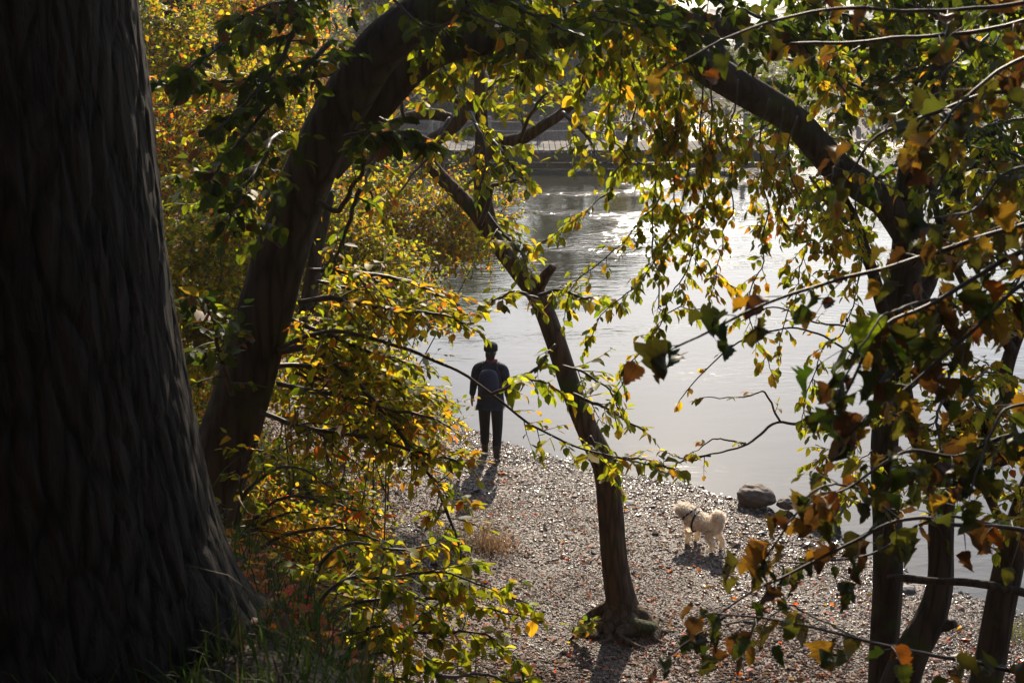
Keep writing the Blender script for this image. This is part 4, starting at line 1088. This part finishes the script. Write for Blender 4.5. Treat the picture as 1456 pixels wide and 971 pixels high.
vv = [(0, 0, .79, .22, .17), (0, .01, .95, .205, .165), (0, .015, 1.15, .20, .16), (0, .02, 1.32, .205, .155), (0, .015, 1.435, .075, .07), (0, .015, 1.475, .07, .068)]; ee = [(0, 1), (1, 2), (2, 3), (3, 4), (4, 5)]
for s in (-1, 1):
    chain([(s * .12, .01, 1.41, .085, .08), (s * .20, 0, 1.375, .078, .078), (s * .235, -.035, 1.14, .062, .062), (s * (.275 if s < 0 else .25), .028, .925, .046, .047)], 3)
V, F = skin_mesh(vv, ee, root=1); build('jacket', pput(V), F, NAVY, per)
vv = [(0, 0, .93, .15, .112)]; ee = []
for s in (-1, 1):
    st = .11 if s < 0 else -.09
    chain([(s * .09, 0, .82, .108, .108), (s * .102, st * .5 + .022, .48, .076, .082), (s * .104, st - (0 if s < 0 else .03), .14, .06, .064)], 0)
V, F = skin_mesh(vv, ee); build('trousers', pput(V), F, BLK, per)
for s in (-1, 1):
    st = .11 if s < 0 else -.09; yy = st - (0 if s < 0 else .03)
    vv = [(s * .104, yy, .26, .058, .06), (s * .104, yy, .12, .052, .056), (s * .106, yy, .055, .05, .05), (s * .112, yy + .09, .045, .05, .04), (s * .116, yy + .16, .038, .04, .03)]; ee = [(0, 1), (1, 2), (2, 3), (3, 4)]
    V, F = skin_mesh(vv, ee); V[:, 2] = np.maximum(V[:, 2], .0); build('boot', pput(V), F, BOOT, per)
# hat: ribbed band and crown
t = np.linspace(0, 1, 9)
V, F = tube(np.column_stack([0 * t, .033 + 0 * t, 1.615 + .125 * t]), np.array([.098, .101, .101, .099, .099, .096, .088, .066, .02]), 28, True, 1 + .015 * np.sin(np.arange(28) * math.pi)[None, :] * np.ones((9, 1)))
build('hat', pput(V), F, HAT, per)
V, F = skin_mesh([(0, .0, 1.62, .085, .09), (0, -.015, 1.55, .078, .07), (.0, -.04, 1.47, .06, .04)], [(0, 1), (1, 2)]); build('hair', pput(V), F, HAIR, per)
V, F = skin_mesh([(.0, -.195, 1.0, .15, .085), (.005, -.215, 1.13, .17, .115), (.005, -.205, 1.30, .155, .10), (.0, -.185, 1.41, .11, .07)], [(0, 1), (1, 2), (2, 3)]); pk = build('rucksack', pput(V), F, PACK, per)
for s in (-1, 1):
    V, F = tube(catmull(np.array([(s * .10, -.15, 1.38), (s * .11, -.05, 1.45), (s * .11, .06, 1.43), (s * .12, .135, 1.30), (s * .14, .08, 1.12), (s * .13, -.12, 1.04)]), 24), .016, 6); build('strap', pput(V), F, simple('strap', (.015, .015, .02)), pk)
V, F = skin_mesh([(-.06, .03, 1.475, .035, .03), (0, -.055, 1.47, .03, .03), (.075, .01, 1.475, .035, .03), (.06, .07, 1.46, .03, .03)], [(0, 1), (1, 2), (2, 3)]); build('scarf', pput(V), F, simple('pink_scarf', (.22, .045, .08), .8), per)

# ------------------------------------------------------------------ cream curly dog
dl = (G(982, 768, .2) + G(1014, 778, .2)) / 2; dl[2] = hz(dl[0], dl[1]) + .003
dog = empty('dog', dl, 'fluffy cream curly-coated dog standing on the pebbles looking towards the lake', 'dog')
DRZ = R(142)      # body axis +X of the model points left and away
def dput(V): return put(V, dl, DRZ, .94)
vv = [(-.17, 0, .335, .10, .105), (-.02, 0, .33, .095, .10), (.13, 0, .335, .10, .115), (.20, 0, .40, .078, .082), (.255, .02, .45, .082, .085), (.30, .03, .45, .08, .082), (.355, .04, .425, .048, .05), (.385, .045, .415, .032, .032),
      (-.22, 0, .39, .07, .07), (-.25, 0, .44, .065, .065), (-.22, 0, .485, .07, .07), (-.16, 0, .49, .055, .055)]
ee = [(0, 1), (1, 2), (2, 3), (3, 4), (4, 5), (5, 6), (6, 7), (0, 8), (8, 9), (9, 10), (10, 11)]
for s in (-1, 1):
    f = .03 if s > 0 else -.02
    chain([(.14, s * .075, .27, .055, .06), (.135 + f, s * .078, .16, .040, .042), (.14 + f, s * .078, .05, .034, .036), (.165 + f, s * .078, .02, .036, .022)], 2)
    chain([(-.19, s * .075, .28, .065, .075), (-.155 + f, s * .08, .20, .050, .055), (-.235 + f, s * .082, .12, .036, .038), (-.225 + f, s * .082, .045, .034, .034), (-.20 + f, s * .082, .018, .036, .022)], 0)
    chain([(.262, .02 + s * .075, .445, .024, .035), (.268, .02 + s * .095, .39, .02, .034)], 4)
V, F = skin_mesh(vv, ee, 3)
V[:, 2] = np.maximum(V[:, 2], 0)
FUR = simple('cream_fur', (.90, .82, .70), .9, .1, 45, .5, .1, sheen=.3)
_nt = FUR.node_tree
_b = [n for n in _nt.nodes if n.type == 'BSDF_PRINCIPLED'][0]; _o = [n for n in _nt.nodes if n.type == 'OUTPUT_MATERIAL'][0]
_t = N_(_nt, 'ShaderNodeBsdfTranslucent'); _t.inputs['Color'].default_value = (.95, .86, .74, 1)
_m = N_(_nt, 'ShaderNodeMixShader', i_Fac=.6)
_nt.links.new(_b.outputs[0], _m.inputs[1]); _nt.links.new(_t.outputs[0], _m.inputs[2]); _nt.links.new(_m.outputs[0], _o.inputs['Surface'])
V = V + .006 * np.stack([wob(V[:, 0], V[:, 1], V[:, 2], 38), wob(V[:, 0] + 3, V[:, 1], V[:, 2], 38), wob(V[:, 0], V[:, 1] + 5, V[:, 2], 38)], -1)
body = build('body', dput(V), F, FUR, dog)
# curly coat: short tufts over the whole body
rg = np.random.default_rng(9)
me = body.data; nv = len(me.vertices)
co = np.empty(nv * 3, dtype=np.float32); me.vertices.foreach_get('co', co); co = co.reshape(-1, 3)
no = np.empty(nv * 3, dtype=np.float32); me.vertices.foreach_get('normal', no); no = no.reshape(-1, 3)
tri = np.concatenate([F[0][:, [0, 1, 2]], F[0][:, [0, 2, 3]]] + ([F[1]] if len(F) > 1 else []))
ar = np.linalg.norm(np.cross(co[tri[:, 1]] - co[tri[:, 0]], co[tri[:, 2]] - co[tri[:, 0]]), axis=1)
N = 16000
t_ = rg.choice(len(tri), N, p=ar / ar.sum()); b_ = rg.dirichlet((1, 1, 1), N)
p0 = (co[tri[t_]] * b_[:, :, None]).sum(1); n0 = (no[tri[t_]] * b_[:, :, None]).sum(1)
n0 /= np.maximum(np.linalg.norm(n0, axis=1)[:, None], 1e-6)
h = p0[:, 2]
L = np.where(h < .24, .015, np.where(h < .27, .022, np.where(h > .40, .036, .028))) * np.exp(rg.normal(0, .25, N)) * np.where((h > .42), 1.35, 1.0)
d1 = n0 + rg.normal(0, .45, (N, 3)); d1 /= np.linalg.norm(d1, axis=1)[:, None]
d2 = d1 + rg.normal(0, .7, (N, 3)) + (0, 0, -.3); d2 /= np.linalg.norm(d2, axis=1)[:, None]
sd = np.cross(d1, rg.normal(size=(N, 3))); sd /= np.linalg.norm(sd, axis=1)[:, None]
wv = (.0035 * np.exp(rg.normal(0, .2, N)))[:, None]
q = p0 - n0 * .003
Vf = np.stack([q - sd * wv, q + sd * wv, q + d1 * (L * .55)[:, None] + sd * wv * .8, q + d1 * (L * .55)[:, None] - sd * wv * .8, q + d1 * (L * .55)[:, None] + d2 * (L * .55)[:, None]], 1).reshape(-1, 3)
off = (np.arange(N) * 5)[:, None]
fur = build('fur', Vf + dl, [np.array([[0, 1, 2, 3]]) + off, np.array([[3, 2, 4]]) + off], FUR, dog)
STRAP = simple('black_harness', (.012, .012, .013), .6)
def ring(name, c, ax, r, th, ry=1.0):
    ax = unit(ax); u = unit(np.cross(ax, (0, 1, 0.01))); w_ = np.cross(ax, u)
    a = np.linspace(0, 2 * math.pi, 33)
    pts = np.asarray(c) + r * np.cos(a)[:, None] * u + r * ry * np.sin(a)[:, None] * w_
    V, F = tube(pts, th, 8, False); return build(name, dput(V), F, STRAP, dog)
ring('collar', (.20, .005, .405), (.75, 0, .66), .112, .014)
ring('harness', (.085, 0, .33), (1, 0, .12), .140, .013)
V, F = tube(np.array([(.085, 0, .468), (.15, 0, .486), (.19, 0, .51)]), .010, 6); build('harness_strap', dput(V), F, STRAP, dog)
for s in (-1, 1):
    V, F = skin_mesh([(.335, .035 + s * .028, .465, .008, .008), (.341, .036 + s * .029, .466, .007, .007)], [(0, 1)]); build('eye', dput(V), F, simple('dark_eye', (.01, .008, .006), .2), dog)
V, F = skin_mesh([(.40, .047, .425, .013, .011), (.412, .048, .424, .010, .009)], [(0, 1)]); build('nose', dput(V), F, simple('dark_nose', (.012, .01, .01), .35), dog)
# ------------------------------------------------------------------ pebbles, fallen leaves, grass
rg = np.random.default_rng(21)
phi = (1 + 5 ** .5) / 2
ICO = np.array([(-1, phi, 0), (1, phi, 0), (-1, -phi, 0), (1, -phi, 0), (0, -1, phi), (0, 1, phi), (0, -1, -phi), (0, 1, -phi), (phi, 0, -1), (phi, 0, 1), (-phi, 0, -1), (-phi, 0, 1)]) / math.sqrt(1 + phi * phi)
ICF = np.array([(0, 11, 5), (0, 5, 1), (0, 1, 7), (0, 7, 10), (0, 10, 11), (1, 5, 9), (5, 11, 4), (11, 10, 2), (10, 7, 6), (7, 1, 8), (3, 9, 4), (3, 4, 2), (3, 2, 6), (3, 6, 8), (3, 8, 9), (4, 9, 5), (2, 4, 11), (6, 2, 10), (8, 6, 7), (9, 8, 1)])
def scatter(n, x0, x1, y0, y1, keep):
    y = y0 * (y1 / y0) ** rg.random(n) if y0 > 0 else rg.uniform(y0, y1, n)
    x = rg.uniform(x0, x1, n)
    z = height(x, y)
    near_ = np.where((x > -5.5) & (x < 9) & (y > 3) & (y < 26), 0.012 * wob(x, y, 5, 5.0), 0)
    z = z + near_
    ok = keep(x, y, z)
    return np.column_stack([x, y, z])[ok]
pts = scatter(330000, -5, 8.5, 9.0, 27, lambda x, y, z: (z > -.06) & (z < 1.7) & (rg.random(len(x)) < np.clip(.85 + .6 * wob(x, y, 2, .7), .2, 1)) & (np.abs(x) < .40 * y + .3))
n = len(pts)
s = .0068 * np.exp(np.abs(rg.normal(0, .6, n))) * np.exp(.35 * wob(pts[:, 0], pts[:, 1], 7, .8)) 
a = rg.uniform(0, 6.28, n)
sc = np.column_stack([s, s * rg.uniform(.6, 1, n), s * rg.uniform(.35, .7, n)])
U = ICO[None] * (1 + rg.normal(0, .12, (n, 12, 1))) * sc[:, None, :]
tl = rg.normal(0, .3, n)
U = np.stack([U[..., 0] * np.cos(tl)[:, None] - U[..., 2] * np.sin(tl)[:, None], U[..., 1], U[..., 0] * np.sin(tl)[:, None] + U[..., 2] * np.cos(tl)[:, None]], -1)
V = np.stack([U[..., 0] * np.cos(a)[:, None] - U[..., 1] * np.sin(a)[:, None], U[..., 0] * np.sin(a)[:, None] + U[..., 1] * np.cos(a)[:, None], U[..., 2]], -1) + pts[:, None, :] + np.array((0, 0, .003))
pc = np.array([(.045, .031, .023), (.085, .058, .042), (.13, .088, .064), (.18, .125, .094), (.27, .22, .18), (.12, .06, .038)])[rg.choice(6, n, p=[.25, .27, .2, .12, .06, .1])] * .8 * np.array((1.08, .84, .66)) * np.exp(rg.normal(0, .3, (n, 1)))
def tint_mat(name, rough, spec, bump=0):
    m, nt, out = mat(name)
    at = N_(nt, 'ShaderNodeAttribute', attribute_name='tint')
    b = N_(nt, 'ShaderNodeBsdfPrincipled', i_Roughness=rough); b.inputs['Specular IOR Level'].default_value = spec
    tc = N_(nt, 'ShaderNodeTexCoord'); nz = N_(nt, 'ShaderNodeTexNoise', i_Scale=60.0, i_Detail=4.0)
    nt.links.new(tc.outputs['Object'], nz.inputs['Vector'])
    rp = ramp(nt, nz.outputs['Fac'], [(.3, (.7, .7, .7)), (.7, (1.2, 1.2, 1.2))])
    mx = N_(nt, 'ShaderNodeMix', data_type='RGBA', blend_type='MULTIPLY', i_Factor=1.0)
    nt.links.new(at.outputs['Color'], mx.inputs['A']); nt.links.new(rp.outputs['Color'], mx.inputs['B'])
    nt.links.new(mx.outputs['Result'], b.inputs['Base Color'])
    n3 = N_(nt, 'ShaderNodeTexNoise', i_Scale=0.6, i_Detail=3.0); nt.links.new(tc.outputs['Object'], n3.inputs['Vector'])
    rr = ramp(nt, n3.outputs['Fac'], [(.4, (min(1, rough + .2),) * 3), (.6, (max(.15, rough - .26),) * 3)])
    sx = N_(nt, 'ShaderNodeSeparateXYZ'); nt.links.new(tc.outputs['Object'], sx.inputs[0])
    wet = N_(nt, 'ShaderNodeMapRange'); wet.inputs['From Min'].default_value = 0.06; wet.inputs['From Max'].default_value = 0.42
    wet.inputs['To Min'].default_value = 0.45; wet.inputs['To Max'].default_value = 1.0
    nt.links.new(sx.outputs['Z'], wet.inputs['Value'])
    wm = N_(nt, 'ShaderNodeMath', operation='MULTIPLY'); nt.links.new(rr.outputs['Color'], wm.inputs[0]); nt.links.new(wet.outputs[0], wm.inputs[1])
    nt.links.new(wm.outputs[0], b.inputs['Roughness'])
    nt.links.new(b.outputs['BSDF'], out.inputs['Surface'])
    return m
off = (np.arange(n) * 12)[:, None, None]
pb = build('pebbles', V.reshape(-1, 3), [(ICF[None] + off).reshape(-1, 3)], tint_mat('pebble_stone', .66, .28), None, False, np.repeat(pc, 12, axis=0))
props(pb, kind='stuff')

# fallen leaves lying on beach and bank
pts = np.concatenate([scatter(38000, -5, 6, 3.5, 20, lambda x, y, z: (z > .08) & (np.abs(x) < .40 * y + .3) & (rg.random(len(x)) < np.clip(1.25 - y / 20, .1, 1))),
                      scatter(7000, -5, .8, 4, 14, lambda x, y, z: z > .9), scatter(8000, -9, -2.5, 10, 30, lambda x, y, z: z > .5)])
n = len(pts)
g = Geo()
nr = np.array((0, 0, 1.0)) + rg.normal(0, .35, (n, 3)); dr = np.column_stack([rg.normal(size=(n, 2)), rg.normal(0, .25, n)])
place_leaves(g, pts + np.array((0, 0, .02)), dr, nr, .046 * np.exp(rg.normal(0, .3, n)), pick('litter', n, rg), SMALL, rg)
fl = g.make('fallen_leaves', LEAF, None, True, True, True); props(fl, kind='stuff')

# low undergrowth over the left slope
pts = scatter(90000, -16, -2.2, 9.5, 46, lambda x, y, z: (z > .75) & (x > -.36 * y - .5))
n = len(pts); pts[:, 2] += np.abs(rg.normal(0, .28, n)) * np.clip((pts[:, 2] - .7), .1, 1)
g = Geo()
place_leaves(g, pts, np.column_stack([rg.normal(size=(n, 2)), rg.normal(0, .6, n)]), SUNW * .6 + (0, 0, .5) + rg.normal(0, .4, (n, 3)), .07 * np.exp(rg.normal(0, .25, n)), np.where(rg.random((n, 1)) < .6, pick('mixed', n, rg), pick('autumn', n, rg)), TINY, rg)
pts = scatter(26000, -5.5, -1.0, 11.5, 18, lambda x, y, z: (x < -.085 * y - .15 + .35 * wob(x, y, 4, 1.6)) & (wob(x, y, 9, 2.2) > -.25)); n = len(pts); pts[:, 2] += np.abs(rg.normal(0, .13, n)) + .01
place_leaves(g, pts, np.column_stack([rg.normal(size=(n, 2)), rg.normal(0, .5, n)]), SUNW * .6 + (0, 0, .5) + rg.normal(0, .4, (n, 3)), .055 * np.exp(rg.normal(0, .3, n)), np.where(rg.random((n, 1)) < .7, pick('lime', n, rg), pick('autumn', n, rg)), SMALL, rg)
pts = scatter(30000, -18, 18, 49, 75, lambda x, y, z: z > .9); n = len(pts); pts[:, 2] += np.abs(rg.normal(0, .25, n))
place_leaves(g, pts, np.column_stack([rg.normal(size=(n, 2)), rg.normal(0, .6, n)]), SUNW * .3 + (0, 0, .6) + rg.normal(0, .5, (n, 3)), .14 * np.exp(rg.normal(0, .3, n)), pick('far', n, rg) * .9, TINY, rg)
ug = g.make('undergrowth', LEAF, None, True, True, True); props(ug, kind='stuff')

# grass on the dark bank in front of the huge trunk
def blades(n, area, hmin, hmax, wd, cols, lean=.35, keep=None):
    p = scatter(n, *area, keep or (lambda x, y, z: z > .3)); n = len(p)
    h = rg.uniform(hmin, hmax, n) * np.exp(rg.normal(0, .25, n)); a = rg.uniform(0, 6.28, n); l = np.abs(rg.normal(0, lean, n)) + .1
    d = np.column_stack([np.cos(a) * l, np.sin(a) * l, np.ones(n)]); d /= np.linalg.norm(d, axis=1)[:, None]
    sd = np.column_stack([-np.sin(a), np.cos(a), np.zeros(n)]) * wd
    ben = np.column_stack([np.cos(a), np.sin(a), -.5 * np.ones(n)]) * (h * rg.uniform(.05, .6, n))[:, None]
    m1 = p + d * (h * .4)[:, None] + ben * .12; m2 = p + d * (h * .75)[:, None] + ben * .5; tp = p + d * h[:, None] + ben
    V = np.stack([p - sd, p + sd, m1 - sd * .9, m1 + sd * .9, m2 - sd * .6, m2 + sd * .6, tp], 1).reshape(-1, 3)
    off = (np.arange(n) * 7)[:, None, None]
    c = np.array(cols)[rg.integers(0, len(cols), n)] * np.exp(rg.normal(0, .3, (n, 1)))
    return V, [(np.array([(0, 1, 3, 2), (2, 3, 5, 4)])[None] + off).reshape(-1, 4), (np.array([(4, 5, 6)])[None] + off).reshape(-1, 3)], np.repeat(c, 7, axis=0)
def blade_mat(name):
    m, nt, out = mat(name)
    at = N_(nt, 'ShaderNodeAttribute', attribute_name='tint')
    b = N_(nt, 'ShaderNodeBsdfPrincipled', i_Roughness=.6); b.inputs['Specular IOR Level'].default_value = .15; t = N_(nt, 'ShaderNodeBsdfTranslucent')
    nt.links.new(at.outputs['Color'], b.inputs['Base Color']); nt.links.new(at.outputs['Color'], t.inputs['Color'])
    mx = N_(nt, 'ShaderNodeMixShader', i_Fac=.5); nt.links.new(b.outputs[0], mx.inputs[1]); nt.links.new(t.outputs[0], mx.inputs[2])
    nt.links.new(mx.outputs[0], out.inputs['Surface']); return m
BLADE = blade_mat('grass_blade')
g = Geo()
V, F, c = blades(16000, (-2.6, .6, 2.4, 5.4), .04, .13, .003, [(.045, .085, .010), (.03, .065, .008), (.06, .08, .012), (.06, .045, .02)], keep=lambda x, y, z: (z > 4.2) & ((x + 1.25) ** 2 + (y - 3.7) ** 2 > .25))
g.add(V, F, c)
V, F, c = blades(120, (-2.4, .3, 2.8, 4.6), .14, .28, .003, [(.05, .09, .012), (.09, .08, .03)], .25, keep=lambda x, y, z: z > 4.6)
g.add(V, F, c)
gr = g.make('grass', BLADE, None, True, True); props(gr, kind='stuff')

# dry grass clump on the beach and a tuft at the roots
def tuft(px, py, y, n, rad, h0, h1, cols, label, name='dry_grass_tuft', w_=.003, lean=.5):
    c0 = G(px, py, .6)
    for _ in range(6): c0 = G(px, py, hz(c0[0], c0[1]))
    o = empty(name, c0, label, 'grass tuft')
    V, F, c = blades(int(n * 1.8), (c0[0] - rad * 1.6, c0[0] + rad * 1.6, c0[1] - rad * 1.6, c0[1] + rad * 1.6), h0, h1, w_, cols, lean, keep=lambda x, y, z: rg.random(len(x)) < np.exp(-((x - c0[0]) ** 2 + (y - c0[1]) ** 2) / (rad * rad) * 2.2) * (((x - c0[0]) ** 2 + (y - c0[1]) ** 2) < 1.2 * rad * rad))
    build('blade_clump', V, F, BLADE, o, True, c)
    return o
tuft(698, 778, 12.6, 1500, .36, .14, .42, [(.30, .15, .05), (.24, .13, .05), (.36, .22, .09)], 'clump of dry orange grass on the beach left of the slender trunk')
tuft(645, 775, 12.8, 1500, .5, .10, .34, [(.10, .10, .03), (.16, .10, .04), (.07, .09, .025), (.05, .03, .02)], 'dark green and brown grass mound beside the dry orange clump')
tuft(580, 790, 12.0, 700, .35, .10, .28, [(.06, .04, .02), (.10, .07, .03), (.07, .08, .02)], 'low brown grass mound under the hanging leaves on the upper beach')
tuft(838, 895, 13.1, 300, .10, .05, .13, [(.20, .22, .06), (.28, .27, .10)], 'pale green tuft growing between the roots of the slender tree', 'grass_tuft', .004)
tuft(1446, 905, 10.9, 700, .30, .08, .24, [(.16, .20, .03), (.24, .24, .05)], 'sunlit lime grass tuft behind the trunk at the right edge', 'grass_tuft', .003)
# ------------------------------------------------------------------ far bank trees (hazy, dull) and unseen upper crowns added to shade the bank
rgF = np.random.default_rng(31)
FARB = bark_mat('bark_far', (.03, .025, .02), (.10, .085, .07), 1.0, 6, .3)
FT = [(-14, 60, 7, 'broad dull green tree on the far bank left of the jetty'), (-9.5, 56, 5.5, 'round dull green tree behind the left end of the jetty'), (-5.5, 60, 6.5, 'tall dark tree on the far bank behind the leaning trunk'), (-1.5, 57, 5.5, 'dark bushy tree on the far bank behind the slender trunk'), (2.5, 61, 6, 'tall dull tree on the far bank above the middle of the jetty'), (-12, 70, 7, 'tall tree set back on the far slope at the left'), (-3, 70, 7.5, 'tallest tree set back on the far slope'), (5.0, 66, 4.5, 'lower tree at the right end of the dark far wood')]
for k, (x, y, h, lab) in enumerate(FT):
    z0 = hz(x, y)
    o = empty('far_tree', (x, y, z0), lab, 'tree', 'trees on the far bank')
    limb('trunk', [(x, y, z0 - .3, .32), (x + .2, y, z0 + h * .25, .24), (x - .1, y, z0 + h * .5, .17), (x, y, z0 + h * .9, .05)], FARB, o, sides=12, n=24, world=True)
    SEED[0] += 1
    fo = Foliage('far', .30, TINY, SEED[0])
    for q in range(9):
        u = rgF.normal(size=3); u /= np.linalg.norm(u)
        fo.blob(np.array((x, y, z0 + h * .56)) + u * np.array((h * .22, h * .2, h * .27)), (h * .17, h * .17, h * .15), 40, 1.1, 7, .3, .4, .015)
    fo.make(o, 'crown')
for k, (px, py, y, r_, lab) in enumerate([(520, 130, 50.5, 1.0, 'low yellow bush on the far bank behind the left railing'), (900, 120, 51.5, 1.1, 'pale straggly bush on the far bank behind the railing'), (640, 140, 52, 1.2, 'dull green bush on the far bank behind the middle railing'), (760, 130, 52.5, 1.3, 'dark bush on the far bank behind the slender trunk top')]):
    p = W(px, py, y); z0 = hz(p[0], p[1])
    o = empty('far_bush', (p[0], p[1], z0), lab, 'bush', 'bushes on the far bank'); SEED[0] += 1
    fo = Foliage(['mixed', 'mixed', 'far', 'far'][k], .16, TINY, SEED[0])
    fo.blob(np.array((p[0], p[1], z0 + r_ * .8)), (r_ * 1.2, r_, r_ * .8), 90, .6, 7, .3, .4, .008)
    fo.make(o)

def crown(parent, blobs, pal, size, seed, L=.6, nleaf=8, tm=SMALL):
    fo = Foliage(pal, size, tm, seed)
    for (x, y, z, rx, ry, rz_, n) in blobs:
        fo.blob(np.array((x, y, z)), (rx, ry, rz_), n, L, nleaf, .3, .4, .005)
    return fo.make(parent, 'crown')
crown(big, [(-1.5, -1.5, 11.0, 3.5, 3.5, 1.3, 420), (1.8, -1.0, 10.8, 3.2, 3.5, 1.2, 420), (-3.5, 2.5, 11.0, 2.5, 2.5, 1.4, 300), (.2, 2.4, 10.9, 2.5, 2.2, 1.2, 300), (4.0, 1.0, 10.2, 2.4, 2.5, 1.4, 300), (0, -5, 12, 6, 3, 2.5, 500)], 'dark', .16, 901)  # unseen canopy overhead, added to keep sky light off the trunk
crown(lean, [(-2.4, 8.9, 8.35, 1.6, 1.1, .75, 260), (-.6, 8.9, 8.3, 1.6, 1.1, .75, 300), (1.0, 8.9, 8.4, 1.4, 1.1, .8, 200)], 'green', .10, 902)  # out of view, placed to shade the grassy bank
crown(rt, [(3.4, 8.2, 8.6, 1.6, 1.3, 1.0, 220), (4.8, 8.2, 8.6, 1.6, 1.6, 1.2, 220), (2.2, 7.6, 8.6, 1.4, 1.0, .8, 190)], 'green', .10, 903)  # out of view, added to shade the near leaves on the right
